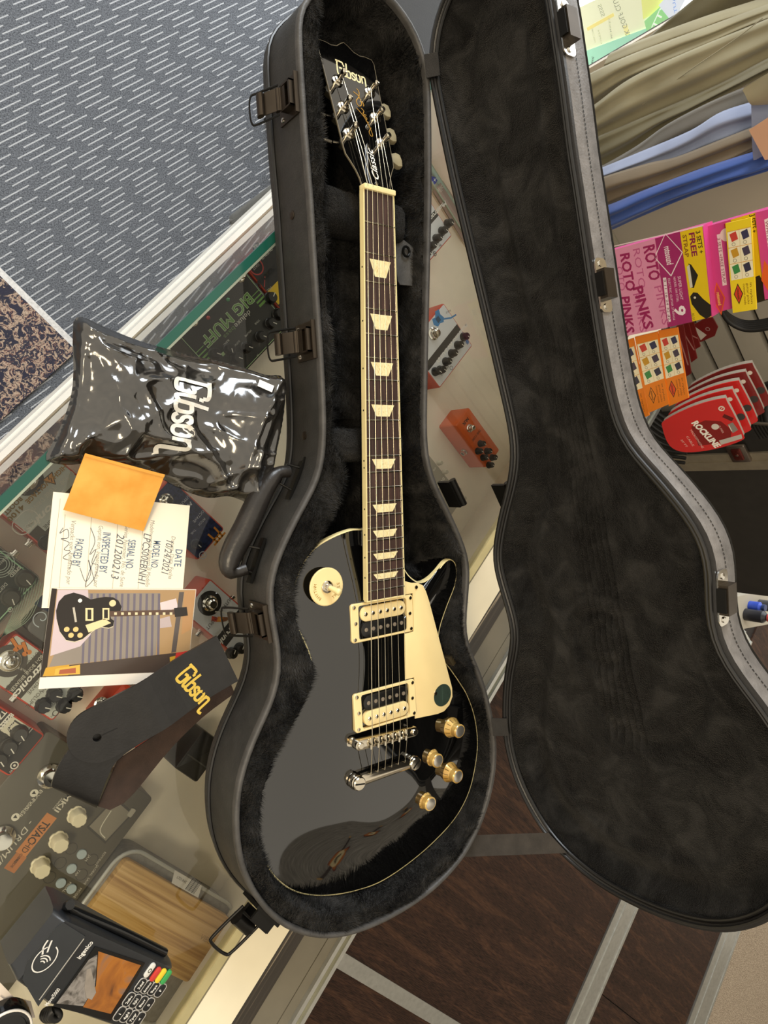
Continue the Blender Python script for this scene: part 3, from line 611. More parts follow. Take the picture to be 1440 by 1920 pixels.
for n in (3, 5, 7, 9, 12, 15, 17, 19, 21):
    a, b = fd(n - 1), fd(n); k = (b - a); ya, yb = -(a + .2 * k), -(b - .2 * k); wa = hw(a) * .66; wb = wa - min(7.2, 4 + k * .14)
    MB().prism(ccw([(-wa, ya), (-wb, yb), (wb, yb), (wa, ya)]), -1, .08).build('inlay', PEARL, gt)
DOT = mat('black_dot', '#0c0a08', .5, ns=30, na=.1)
for n in (3, 5, 7, 9, 12, 12.01, 15, 17, 19, 21):
    a, b = fd(int(n) - 1), fd(int(n)); y = -(a + b) / 2 + (4 if n == 12 else -4 if n == 12.01 else 0); x = -hw((a + b) / 2)
    MB().lathe([(1.1, -.2), (1.1, .12)], 8, (x, y, -3.4), Matrix.Rotation(-math.pi / 2, 3, 'Y')).build('side_dot', DOT, gt)
# headstock, laid back 17 degrees
HT = math.radians(18); ch, sh_ = math.cos(HT), math.sin(HT)
def hf(p): return Vector((p[0], 5 + p[1] * ch + p[2] * sh_, -4.5 - p[1] * sh_ + p[2] * ch))
HS = [(-20.5, 0), (-21, 8), (-24, 18), (-29, 28), (-33.5, 36), (-34.5, 44), (-36.2, 90), (-38.2, 140), (-40.2, 178), (-38, 184), (-28, 184.5), (-20, 183), (-12, 185), (-5, 191), (0, 194), (5, 191), (12, 185), (20, 183), (28, 184.5), (38, 184), (40.2, 178), (38.2, 140), (36.2, 90), (34.5, 44), (33.5, 36), (29, 28), (24, 18), (21, 8), (20.5, 0)]
HSc = ccw(HS)
MB().prism(HSc, -15, 0, f=hf).build('headstock', BLACK, gt, 30)
hb = MB(); hb.sheet([[hf((p[0], p[1], z)) for p in P] for P, z in ((offset(HSc, .15), -1.6), (offset(HSc, .15), .1), (offset(HSc, -.7), .15))], True); hb.build('headstock_edge', mat('pale_edge_line', '#6e6450', .4, ns=20, na=.05), gt)
lg = MB(); script_logo(lg, 42, (1.5, 151), -2, 0, .24, hf, tall=1.2); lg.build('logo', PEARL, gt, f=lambda v: v + Vector((0, .06, .25)))
gs = MB()
for st in ([(-2, 126), (4, 122), (6, 112), (1, 108), (-1, 114), (4, 121), (6, 128), (4, 132)], [(4, 106), (7, 103), (5, 99), (9, 98)], [(-3, 104), (2, 99), (7, 92), (11, 80), (12, 72), (9, 71), (8, 76), (12, 82)], [(5, 97), (9, 94), (7, 90), (10, 89)], [(6, 116), (9, 113), (8, 110)]):
    gs.ribbon(st, 1.0, hf, 5)
gs.build('script', mat('gold_print', '#c9963f', .35, .6, ns=30, na=.05), gt, f=lambda v: v + Vector((0, .06, .25)))
trc = [(-10, 2), (-10.5, 14), (-8, 28), (-4, 42), (-2.5, 54), (0, 58), (2.5, 54), (4, 42), (8, 28), (10.5, 14), (10, 2)]
tr = MB().prism(ccw(trc), 0, 2.0, .6, f=hf).build('truss_cover', BLACK, gt, 30)
cl = MB()
write(cl, 'Classic', 12, (1.2, 29), 90, 0, .01, .35, w=40, f=lambda p: hf((p.x, p.y, 2.3)))
cl.build('lettering', mat('white_print', '#ece8dc', .5, ns=20, na=.03), tr)
for y in (5, 53): MB().lathe([(2.2, 2), (2, 3.2), (.5, 3.4)], 10, hf((0, y, 0)), Matrix.Rotation(-HT, 3, 'X')).build('screw', NICK, tr, 40)
RH = Matrix.Rotation(-HT, 3, 'X')
posts = []
for sd in (-1, 1):
    for k, y in enumerate((64, 98.5, 133)):
        x = sd * 22.5; c_ = hf((x, y, 0)); posts.append((sd, k, x, y))
        t_ = MB().lathe([(7.2, 0), (7.2, 1.6), (6.2, 2.2), (5.0, 2.4), (5.0, 4.2), (3.9, 4.6), (3.2, 5), (3.0, 10), (3.3, 12), (3.4, 16), (2.7, 17), (.4, 17.3)], 18, c_, RH).build('tuner', NICK, gt, 40)
        e_ = MB(); pth = [hf((sd * (38 + q), y, -18)) for q in (-2, 6, 10)]; e_.tube(pth, 2.6, 10); e_.build('tuner_shaft', NICK, t_, 60)
        bt = [hf((sd * (48 + 9 * (1 - math.cos(a)) / 1.0 * .9), y + 9.5 * math.sin(a), -18)) for a in [k_ * math.pi / 8 for k_ in range(0)]]
        bb = MB(); prof = [(x_, y_) for x_, y_ in ((0, -3), (4, -7), (10, -9.5), (16, -8), (17.5, 0), (16, 8), (10, 9.5), (4, 7), (0, 3))]
        bb.prism(ccw(prof), -3.2, 3.2, 1.2, f=lambda q: hf((sd * (47 + q.x), y + q.y, -18 + q.z))); bb.build('tuner_button', mat('pale_pearl_button', '#9a8e70', .3, ns=60, na=.2), t_, 40)
# pickups
def atg(x, y, z=0): return Vector((x, y, z))
def pickup(yc, zr0, zr1, zebra_first):
    """zr0, zr1: height of the ring at its neck side and bridge side"""
    zz = lambda y: zr0 + (zr1 - zr0) * ((46 / 2 - (y - yc)) / 46)
    o = MB(); outer = rrect(91.5, 46, 4, 4, (0, yc)); inner = rrect(71, 40, 3, 4, (0, yc)); n = len(outer)
    o.sheet([[Vector((p[0], p[1], z(p[1]))) for p in P] for P, z in ((outer, lambda y: -22), (outer, lambda y: zz(y) - .8), (offset(outer, -.8), zz), (inner, zz), (inner, lambda y: -20))], True)
    pk = o.build('pickup', CREAMP, gt, 40)
    MB().prism(rrect(69, 38, 3, 3, (0, yc)), -22, min(zr0, zr1) - 4).build('baseplate', mat('pickup_base_black', '#0a0908', .6, ns=20, na=.1), pk)  # near-black block filling the ring below the bobbins
    for k, sgn in enumerate((1, -1)):
        col = (k == 0) == zebra_first; y = yc + sgn * 9.3; zt = zz(y) + 1.2
        bm_ = CREAMP if col else mat('black_bobbin', '#121110', .3, ns=30, na=.1)
        ro = rrect(66.5, 18, 8.9, 6, (0, y)); b = MB().prism(ro, zt - 6, zt, .8).build('bobbin', bm_, pk, 40)
        for q in range(6):
            x = -26.2 + q * 10.45
            if col: MB().lathe([(2.5, 0), (2.5, .7), (1.9, 1.3), (.2, 1.4)], 12, (x, y, zt)).build('pole_screw', NICK, b, 40); 
            else: MB().lathe([(2.4, 0), (2.4, .5), (.2, .6)], 12, (x, y, zt)).build('pole_slug', mat('dull_steel', '#b8a894', .35, .7, ns=40, na=.1), b, 40)
    for sx in (-1, 1):
        for dy in (-19, 0, 19):
            x = sx * (41.5 if dy else 40); MB().lathe([(2.3, 0), (2.1, .9), (.3, 1.0)], 10, (x, yc + dy, zz(yc + dy))).build('screw', NICK, pk, 40)
pickup(-489, -7.5, -6.5, True); pickup(-595, -6.0, -3.0, False)
# pickguard, sticker, bracket
PG = [(28.5, -447), (36, -449), (45, -452), (54, -453), (62, -457), (67, -465), (72, -478), (109, -598), (109.5, -610), (104, -620), (95, -626), (84, -627), (46.5, -624), (46.5, -571), (32, -571), (32, -513), (46.5, -513), (46.5, -465), (28.5, -465)]
MB().prism(ccw(PG), -9.5, -7.4, .5).build('pickguard', CREAMP, gt, 30)
sk_ = MB(); sk_.disc((92, -604), 14.5, 32, lambda p: Vector((p.x, p.y, -7.25))); sko = sk_.build('sticker', mat('dark_green_sticker', '#26352c', .5, ns=200, na=.12), gt)
tx = MB()
for i in range(4): write(tx, 'CHECKED BY HAND'[i * 3:i * 3 + 8], 3, (92, -598 - i * 4), 90, -7.15, bold=.01)
tx.build('lettering', mat('faint_green_print', '#3d5145', .5, ns=30, na=.1), sko)
for x, y in ((51, -458), (80, -599)): MB().lathe([(2.6, 0), (2.3, 1), (.3, 1.1)], 12, (x, y, -7.4)).build('screw', NICK, gt, 40)
MB().box((111, -561, -17), (10, 14, 20), Matrix.Rotation(.6, 3, 'Z')).build('guard_bracket', mat('bracket_metal', '#9a8a6a', .3, .9, ns=30, na=.1), gt)
# bridge
br = MB(); BA = math.atan2(-5, 91)
RB = Matrix.Rotation(BA, 3, 'Z'); bf = lambda q: Vector((-6, -631, 0)) + RB @ q
b0 = MB().prism(rrect(93, 12, 5.9, 6), -2, 6.5, 1.2, f=bf).build('bridge', NICK, gt, 40)
for q in range(6):
    x = -26 + q * 10.4
    sd = MB(); sd.add([bf(Vector(v)) for v in [(x - 4, -4.5, 6.4), (x + 4, -4.5, 6.4), (x + 4, 4.5, 6.4), (x - 4, 4.5, 6.4), (x - 4, 0, 10), (x + 4, 0, 10)]], [(0, 1, 5, 4), (3, 4, 5, 2), (0, 4, 3), (1, 2, 5)]); so_ = sd.build('saddle', NICK, b0)
    MB().tube([bf(Vector((x, -6.5, 8))), bf(Vector((x, 6.8, 8)))], 1.4, 8).build('saddle_screw', NICK, so_, 60)
for sx in (-1, 1):
    c_ = bf(Vector((sx * 37, 0, 0))) if sx < 0 else bf(Vector((37, 0, 0)))
    MB().lathe([(9, -12), (9, -8.5), (5, -8), (5, -2), (4, 6.4), (4, 8.2), (3.4, 8.8), (.4, 8.9)], 20, bf(Vector((sx * 40, 0, 0)))).build('bridge_post', NICK, b0, 40)
# tailpiece
tf = lambda q: Vector((-4.5, -675.5, 0)) + q
prof = [(-6.5, -7), (-7, -2), (-5, 1.5), (-1, 3.2), (4, 2.6), (7, 0), (7, -5), (3, -8)]
tp = MB(); tp.sheet([[tf(Vector((x, p[0] * k, p[1]))) for p in prof] for x, k in ((-37, .9), (-34, 1), (-20, 1), (0, 1), (20, 1), (34, 1), (37, .9))], True)
tp.flat([tf(Vector((-37, p[0] * .9, p[1]))) for p in prof][::-1]); tp.flat([tf(Vector((37, p[0] * .9, p[1]))) for p in prof])
for sx in (-1, 1): tp.lathe([(9, -7.5), (9.5, -4), (9, 0), (8, 1.2), (6, 1.4)], 20, tf(Vector((sx * 42, 0, 0))))
tpo = tp.build('tailpiece', NICK, gt, 40)
for sx in (-1, 1):
    q = MB().lathe([(7, -20), (7, 1), (8.2, 1.6), (8.2, 4), (7.2, 5), (.4, 5.2)], 22, tf(Vector((sx * 42, 0, 0)))).build('stud', NICK, tpo, 40)
    MB().box(tf(Vector((sx * 42, 0, 5.3))), (13, 1.6, .5), Matrix.Rotation(.5 * sx + .3, 3, 'Z')).build('slot', BLKM, q)
# strings
SG = [1.15, .92, .72, .5, .42, .36]; WIRE = mat('plain_steel_string', '#d9cfb6', .25, 1.0, ns=30, na=.05)
pt_ = {0: (-1, 0), 1: (-1, 1), 2: (-1, 2), 3: (1, 2), 4: (1, 1), 5: (1, 0)}
for q in range(6):
    xn = -17.5 + 7.0 * q; xb = -26 + 10.4 * q; sd, k = pt_[q]; y = (64, 98.5, 133)[k]; ph = hf((sd * 22.5 - sd * 3, y, 7))
    sb = bf(Vector((xb, 0, 10.4))); tl = tf(Vector((xb * .98 + 1.5, 5, 1.5)))
    MB().tube([ph, Vector((xn, 3.5, 3.1)), Vector((xn, -.8, 2.2)), sb, tl], SG[q] * .42 + .06, 6).build('string', WIRE, gt, 60)
# knobs
def amber():
    g = NT('amber_gold_knob', .2); n = g.noise(50, 3); g.b.inputs['Coat Weight'].default_value = .8; g.b.inputs['Metallic'].default_value = .25; return g.out(g.ramp(n, [(.3, '#b98a3f'), (.7, '#e6c272')]))
AMB = amber(); SILV = mat('silver_insert', '#cfcac0', .28, .9, ns=60, na=.1)
for x, y in ((114, -655), (76, -684), (110, -715), (63, -737)):
    z0 = -20 + 3; kn = MB().lathe([(13.2, 0), (13.3, 2), (12.6, 3), (9.6, 9), (9.0, 10), (9.0, 17.5), (8.4, 18.2), (7.4, 18.2)], 28, (x, y, z0)).build('knob', AMB, gt, 30)
    MB().lathe([(7.4, 17.6), (7.4, 18.6), (7.0, 18.8), (.3, 18.7)], 24, (x, y, z0)).build('knob_insert', SILV, kn, 30)
    tk = MB()
    for j in range(11):
        a = math.radians(20 + j * 30); c_, s_ = math.cos(a), math.sin(a)
        tk.add([(x + (r * c_ - w_ * s_), y + (r * s_ + w_ * c_), z0 + z) for r, z, w_ in ((12.75, 3.2, -.3), (12.75, 3.2, .3), (9.9, 9.1, .3), (9.9, 9.1, -.3))], [(0, 1, 2, 3)])
    tk.build('scale', mat('brown_print', '#4a3413', .5, ns=30, na=.05), kn)
    a = math.radians(150); MB().prism([(x - 17, y + 4), (x - 12, y - 1), (x - 9, y + 4), (x - 13, y + 8)], z0 - 2, z0 - .5, .4).build('pointer', NICK, gt, 30)
# selector switch
sx_, sy_ = -74, -442; zt_ = -14.5
ring = MB().lathe([(22, 0), (22, 1.2), (21, 1.8), (7, 1.8)], 36, (sx_, sy_, zt_)).build('switch_ring', CREAMP, gt, 30)
tx = MB()
for wd_, a0, stp in (('RHYTHM', 200, 13), ('TREBLE', -25, 13)):
    for i, c_ in enumerate(wd_): 
        a = math.radians(a0 - stp * (i - 2.5)) if a0 > 90 else math.radians(a0 + stp * (i - 2.5)); write(tx, c_, 5.2, (sx_ + 15.5 * math.cos(a), sy_ + 15.5 * math.sin(a)), math.degrees(a) + (90 if a0 < 90 else -90), zt_ + 2.0)
tx.build('lettering', mat('gold_brown_print', '#a3803c', .4, ns=30, na=.05), ring)
sw = MB().lathe([(7, 1.8), (7.2, 3.4), (5.5, 4.6), (4.2, 4.8), (4.2, 7)], 20, (sx_, sy_, zt_)).build('switch', NICK, gt, 40)
MB().tube([(sx_ + 1, sy_, zt_ + 5), (sx_ + 6, sy_ - 4, zt_ + 13), (sx_ + 7.5, sy_ - 5, zt_ + 16), (sx_ + 8, sy_ - 5.4, zt_ + 17.5)], [2.6, 3.6, 4.2, 2.6], 14).build('switch_tip', mat('ivory_tip', '#e7d59c', .35, ns=20, na=.03), sw, 60)
MB().lathe([(4, 0), (3.2, 3), (3, 8), (6.5, 10), (6.6, 12), (4, 14), (.4, 14.2)], 16, (-70, -388, -40), Matrix.Rotation(-math.pi / 2 + .25, 3, 'X')).build('strap_button', CHROME, gt, 40)
# ================================================================ EFFECT PEDALS in the glass counter (text reads from the front of the counter)
RP = Matrix([-DS, DN, Vector((0, 0, 1))]).transposed()             # x = -s, y = +n
RED = mat('red_enamel', '#c2452f', .35, ns=12, na=.06, coat=.3); BLKP = mat('black_enamel', '#1d1c1a', .4, ns=20, na=.12)
KNB = mat('black_knob', '#161514', .35, ns=30, na=.15); KNG = mat('smoky_knob', '#3b3833', .3, ns=30, na=.1); IVK = mat('ivory_knob', '#e8dfc0', .35, ns=20, na=.04)
class Pedal:
    def __init__(s, label, sc, nc, w, d, h, body, face, z0=-300, border=3.0, r=5, cat='pedal', group='effect pedals on the cream shelf', name='effect_pedal'):
        s.o = sn(sc, nc, z0); s.h = h; s.e = empty(name, s.o, RP, label, cat, group); s.w, s.d = w, d
        MB().prism(rrect(w, d, r), 0, h, 2.5).build('enclosure', body, s.e, 30)
        s.t = h
        if face: MB().prism(rrect(w - 2 * border, d - 2 * border, max(1, r - border)), h - .5, h + .25).build('face_plate', face, s.e); s.t = h + .3
        s.p = {}
    def xy(s, q):
        if len(q) == 3: return q[:2]
        v = RP.transposed() @ (at(q[0], q[1], s.o.z + s.h) - s.o); return (v.x, v.y)
    def ink_(s, col):
        if col not in s.p: s.p[col] = MB()
        return s.p[col]
    def text(s, body, q, size, col, rot=0, bold=.0, shear=0, w=None, z=.25): write(s.ink_(col), body, size, s.xy(q), rot, s.t + z, bold, shear, w=w); return s
    def band(s, x0, x1, y0, y1, col, z=.08): s.ink_(col).flat([(x0, y0, s.t + z), (x1, y0, s.t + z), (x1, y1, s.t + z), (x0, y1, s.t + z)]); return s
    def line(s, pts, w, col, z=.16, k=1): s.ink_(col).ribbon(pts, w, lambda p: Vector((p.x, p.y, s.t + z)), k); return s
    def disc(s, q, r, col, r0=0, z=.12): c = s.xy(q); s.ink_(col).disc(c, r, 28, lambda p: Vector((p.x, p.y, s.t + z)), r0); return s
    def poly(s, pts, col, z=.12): s.ink_(col).flat([(p[0], p[1], s.t + z) for p in pts]); return s
    def knob(s, q, r=8, h=13, m=None, ang=200, line=True, flute=0):
        x, y = s.xy(q); m = m or KNB; n = 24
        pr = lambda R, k: R * (1 - .1 * (k % 4 == 0)) if flute else R
        rows = [[Vector((x + pr(R, k) * math.cos(2 * math.pi * k / n), y + pr(R, k) * math.sin(2 * math.pi * k / n), s.t + z)) for k in range(n)] for R, z in ((r * 1.0, 0), (r * 1.0, 2), (r * .86, 3), (r * .8, h - 1.5), (r * .7, h))]
        k = MB().sheet(rows, True).flat(rows[-1]).build('knob', m, s.e, 40)
        if line:
            a = math.radians(ang); c, t = math.cos(a), math.sin(a)
            MB().ribbon([(x + c * r * .1, y + t * r * .1), (x + c * r * .72, y + t * r * .72)], 1.3, lambda p: Vector((p.x, p.y, s.t + h + .3)), 1).build('pointer_line', ink('#e9e6dc'), k)
        return s
    def stomp(s, q, R=10, h=16):
        x, y = s.xy(q); MB().lathe([(R, 0), (R, 2), (R * .8, 3), (R * .78, 6), (R * .58, 6.4), (R * .55, h - 4), (R * .62, h - 2), (R * .45, h), (.3, h + .4)], 24, (x, y, s.t)).build('foot_switch', CHROME, s.e, 40); return s
    def led(s, q, col, r=3): x, y = s.xy(q); MB().lathe([(r, 0), (r, 1.5), (r * .7, 3), (.2, 3.6)], 14, (x, y, s.t)).build('indicator_lamp', mat('lamp_' + col.strip('#'), col, .15, ns=30, na=.05, coat=.5), s.e, 60); return s
    def jack(s, side, y, z=22):
        x = side * s.w / 2; MB().lathe([(7, 0), (7, 3), (4.8, 3.2), (4.8, 9), (3.4, 9), (3.4, 4)], 14, (x, y, z), Matrix.Rotation(side * math.pi / 2, 3, 'Y')).build('jack', CHROME, s.e, 40); return s
    def done(s):
        for col, mb in s.p.items():
            if mb.v: mb.build('print', ink(col), s.e)
        return s
# black fuzz pedal with green lettering
p = Pedal('black two-switch bass fuzz pedal with big green block lettering', -78, 49, 157, 114, 54, BLKP, mat('black_green_face', '#22231d', .35, ns=15, na=.2), border=2)
GRN = '#7fb05a'; PG2 = '#b8d8a0'
p.text('BIG MUFF', (427, 598), 24, '#c5dcae', bold=.035, w=112, z=.15).text('BIG MUFF', (427, 598), 24, '#6f9f4e', bold=.0, w=110, z=.3)
p.text('deluxe', (455, 598), 11, '#d8d8cc', w=36).text('bass', (430, 623), 9, '#6f8f52', w=24).text('electro-harmonix', (394, 562), 10, '#d0ccba', w=82, shear=.1)
for k in range(4):
    y = -16 + 6 * k; p.line([(58, y + 2), (74 - 0, y + 2)], 1.1 + .9 * k, GRN); p.line([(-74, y + 2), (-58, y + 2)], 1.1 + .9 * k, GRN)
for a, b in (((-75, -54), (-75, 54)), ((-75, 54), (75, 54)), ((75, 54), (75, -54))): p.line([a, b], .9, PG2)
p.poly([(38, 12), (46, 12), (46, 17), (38, 17)], PG2)
for q in ((487, 632), (460, 652), (441, 672), (400, 664), (505, 607)): p.knob(q, 9, 12, KNB, 120)
p.knob((428, 655), 9, 12, KNB, 60)
for q, t in (((482, 604), 'TONE'), ((465, 625), 'VOLUME'), ((443, 645), 'SUSTAIN'), ((424, 642), 'BLEND'), ((483, 666), '9V')): p.text(t, q, 4, '#d8d8cc')
p.stomp((448, 519), 9).stomp((360, 601), 9).led((427, 562), '#3d9c62').led((390, 596), '#c23b34').jack(-1, -18).jack(1, -18).done()
# red edged pedal with a yellow band, half under the case
p = Pedal('red pedal with black face and yellow band beside the green lettered fuzz pedal', 56, 50, 104, 118, 52, RED, mat('black_face', '#1e1d1c', .4, ns=15, na=.15))
p.band(-48, 48, -4, 22, '#f0c92e').text('ztronics', (496, 522), 15, '#1c1a16', bold=.03, shear=.25, w=62).text('S TUBE', (502, 511), 6, '#4b4320').text('INPUT', (473, 489), 7, '#cfcabb').text('OUTPUT', (500, 475), 7, '#cfcabb').text('VOL', (505, 542), 6, '#cfcabb')
p.disc((480, 500), 13, '#c44a44', 11).disc((480, 500), 10, '#26221f').line([(35, -22), (47, -12)], 1.5, '#c44a44').text('12AX7', (480, 500), 5, '#d8c8c0').stomp((484, 468), 10).knob((505, 560), 10).knob((520, 590), 10).jack(1, -6).done()
# grey white tube driver
PALE = mat('pale_grey_face', '#c9cdc4', .4, ns=15, na=.04); DKB = '#5d564b'
p = Pedal('pale grey pedal with orange warning triangle and HIGH VOLTAGE lettering under the glass edge', -447, 60, 100, 122, 54, RED, PALE, border=2.5)
p.band(-47.5, 47.5, -2, 26, DKB).band(-47.5, -16, -18, -1.9, DKB).band(32, 47.5, -14, -1.9, DKB)
p.text('TD-900', (128, 893), 8.5, '#d9d6c8', w=27).text('TUBE DRIVER', (79, 937), 8, '#d9d6c8', w=46).text('ztronics', (88, 958), 13, '#e6e3d8', bold=.03, shear=.25, w=70)
p.text('HIGH', (111, 884), 8.5, '#a8823c', w=22, bold=.03).text('VOLTAGE', (70, 922), 8.5, '#a8823c', w=38, bold=.03).text('BOOST', (24, 948), 8.5, '#8a6f35', w=28, bold=.03).text('4100', (29, 962), 9, '#8a6f35', w=26, bold=.03)
T = [p.xy(q) for q in ((78, 901), (98, 884), (105, 909))]; p.poly(T, '#4a3a22'); cx_ = sum(t[0] for t in T) / 3; cy_ = sum(t[1] for t in T) / 3
p.poly([(cx_ + (t[0] - cx_) * .8, cy_ + (t[1] - cy_) * .8) for t in T], '#d99a4e', .2).line([(cx_ + 1, cy_ + 4), (cx_ - 1.5, cy_), (cx_ + 1.5, cy_), (cx_ - 1, cy_ - 4)], 1.2, '#3a2c18', .3)
p.disc((49, 899), 21, '#4e4a44').stomp((49, 899), 14, 14).text('TRUE BYPASS', (58, 912), 4.5, '#cfcabb', rot=0)
c = p.xy((48, 979)); R = rrect(34, 22, 10, 4, c); p.line([(q[0], q[1]) for q in R] + [R[0]], 1.2, '#e8e5da'); p.text('12AX7', (52, 984), 6.5, '#e8e5da').line([(c[0] + 11, c[1] - 6), (c[0] + 11, c[1] + 6)], 1, '#e8e5da')
p.text('VOL', (71, 999), 7, DKB).text('TONE', (92, 980), 7, DKB).knob((86, 1017), 10, 12, KNG, 120).knob((112, 996), 10, 12, KNG, 100).jack(-1, 0).jack(1, 0).done()
# navy pedal with orange gate
NAVY = mat('navy_speckled_face', '#262f52', .35, ns=260, na=.5)
p = Pedal('navy blue pedal with red edge and orange temple gate drawing beside the checklist card', -343, 189, 64, 115, 48, RED, NAVY, border=2.5)
p.text('OUTPUT', (348, 936), 6, '#c8cad6').text('INPUT', (312, 960), 6, '#c8cad6').text('Modtronics', (340, 963), 8, '#e0e2ea', shear=.25, w=46, bold=.02).text('OCTAVE', (372, 968), 6, '#c8cad6').text('PITCH', (378, 978), 5, '#c8cad6').text('THR', (362, 997), 5, '#c8cad6').text('VOL', (345, 1010), 5, '#c8cad6')
p.stomp((311, 938), 10)
gx, gy = p.xy((405, 1004)); OR = '#d98b2b'
p.line([(gx - 12, gy + 8), (gx + 12, gy + 8)], 3, OR).line([(gx - 9, gy + 2), (gx + 9, gy + 2)], 2.4, OR).line([(gx - 6, gy + 8), (gx - 7, gy - 10)], 3, OR).line([(gx + 6, gy + 8), (gx + 7, gy - 10)], 3, OR).line([(gx, gy + 8), (gx, gy + 2)], 2.2, OR)
p.disc((380, 1041), 6, '#cfd4de', 4.6).disc((380, 1041), 2, '#cfd4de').knob((366, 1020), 8, 12, mat('navy_knob', '#1d2236', .4, ns=30, na=.1), 90).done()
# red drive with white face, partly under the case
WHF = mat('white_face', '#d9dadb', .35, ns=15, na=.03)
p = Pedal('red pedal with white face and big chrome foot switch below the carrying handle', -415, 334, 64, 115, 54, RED, WHF, border=2.5)
p.disc((393, 1131), 19, '#26231f').disc((393, 1131), 12, '#c9c9c4', z=.2).stomp((393, 1131), 12, 15).text('OUTPUT', (423, 1133), 8, '#3a3834').text('INPUT', (396, 1168), 8, '#3a3834')
x, y = p.xy((425, 1180)); p.band(-29.5, 29.5, y - 5, y + 17, '#1d1b19').text('DANGER', (418, 1176), 6.5, '#dcdad2').text('DRIVE', (405, 1188), 6.5, '#dcdad2').text('ztronics', (424, 1191), 12, '#f0eee6', bold=.03, shear=.25, w=50)
x, y = p.xy((409, 1155)); p.poly([(x + 6, y - 8), (x + 12, y - 4), (x + 8, y + 4), (x + 2, y + 1)], '#cf4a2c').poly([(x + 1, y), (x + 8, y + 4), (x + 3, y + 11), (x - 4, y + 8)], '#e0902c').poly([(x - 4, y + 8), (x + 3, y + 11), (x - 4, y + 18), (x - 9, y + 15)], '#8a5a3a').line([(x - 2, y - 8), (x - 9, y + 2), (x - 12, y + 12)], 2, '#e8e6de')
p.knob((448, 1215), 9).knob((432, 1224), 9).jack(1, -2).jack(-1, 6).done()
# dark green pedal at the left border
p = Pedal('dark grey pedal with thin green outline and contour lines at the left of the shelf', -600, 36, 146, 124, 55, mat('grey_enamel', '#8d8b80', .4, ns=20, na=.05), mat('dark_teal_face', '#3b4038', .35, ns=15, na=.12), border=2, r=9)
R = rrect(136, 114, 8, 5); p.line(R + [R[0]], 1.4, '#a8d4ae').text('RETURN', (9, 1047), 5, '#d8d8cc').text('SPEED', (28, 1072), 6, '#d8d8cc', bold=.02).text('LAYER', (20, 1069), 4, '#d8d8cc').text('DEPTH', (2, 1104), 6, '#d8d8cc')
for k in range(10):
    x0, y0 = p.xy((66, 1092)); p.line([(x0 - 4 - k * .2, y0 + 8 - 3.6 * k), (x0 + 18, y0 + 20 - 3.2 * k), (x0 + 46, y0 + 26 - 2.2 * k), (x0 + 90, y0 + 10 + 1.2 * k)], .7, '#9db59c', k=4)
for k in range(4): p.disc((0, 1058), 8 + 3 * k, '#c2cec0', 7.2 + 3 * k)
p.knob((46, 1085), 12, 10, mat('olive_knob', '#4b4a40', .4, ns=30, na=.1), 80).knob((20, 1120), 12, 10, mat('olive_knob', '#4b4a40'), 60).disc((19, 1143), 3, '#d8d8cc', 2.2).disc((19, 1143), 1, '#d8d8cc').jack(-1, 20).done()
# small grey pedal with a curl, under the workshop print
p = Pedal('small dark grey pedal with pale spiral, mostly under the photo print', -560, 176, 58, 100, 46, mat('grey_blue_enamel', '#5e5d5a', .4, ns=20, na=.1), None, r=9)
x, y = p.xy((78, 1159)); p.line([(x + r * math.cos(a), y + r * math.sin(a)) for r, a in [(2 + k * .62, k * .42) for k in range(17)]], 1.3, '#c8d4dc', k=2); p.poly([(x - 8, y - 20), (x - 24, y - 20), (x - 26, y + 14), (x - 12, y + 10)], '#2c3650').done()
# bone pedal
p = Pedal('red pedal with white face and two orange bones left of the photo print', -629, 177, 63, 115, 54, RED, PALE, border=2.5)
OR = '#d9843b'
for q, a in (((28, 1207), 70), ((47, 1215), 60), ((-8, 1240), 60)):
    x, y = p.xy(q); a = math.radians(a); c, t = math.cos(a), math.sin(a); e = (x + 7 * c, y + 7 * t)
    p.line([(x - 7 * c, y - 7 * t), e], 5.5, '#3a2a1a', .12, 1).line([(x - 7 * c, y - 7 * t), e], 4.2, OR, .2, 1)
    for s_ in (-1, 1): p.disc((e[0] - t * 2.6 * s_, e[1] + c * 2.6 * s_, 0), 3.2, OR, 0, .22)
p.disc((18, 1239), 21, '#55504a').disc((18, 1239), 14, '#c9c6b8', z=.2).stomp((18, 1239), 13, 14).text('TRUE BYPASS', (35, 1252), 4, '#d9d6c8', rot=-80)
x, y = p.xy((53, 1262)); p.band(-29, 29, y - 9, y + 15, '#4b463e').text('BD-1 BONE BREAKER', (50, 1262), 6.6, '#d9d6c8', w=55).text('ztronics', (54, 1276), 12, '#f0eee6', bold=.03, shear=.25, w=52)
p.text('OUTPUT', (63, 1232), 7, DKB).text('INPUT', (19, 1283), 7, DKB).text('DRIVE', (62, 1290), 6.5, DKB).text('VOLUME', (64, 1310), 7, DKB, w=26).text('TONE', (85, 1290), 5, DKB).text('BODY', (102, 1317), 5, DKB)
for q in ((80, 1322), (101, 1301), (119, 1322), (140, 1301)): p.knob(q, 10.5, 13, KNB, 110, flute=1)
p.disc((104, 1337), 4, '#4b463e', 3).text('9V', (97, 1342), 4, DKB).jack(1, 6).done()
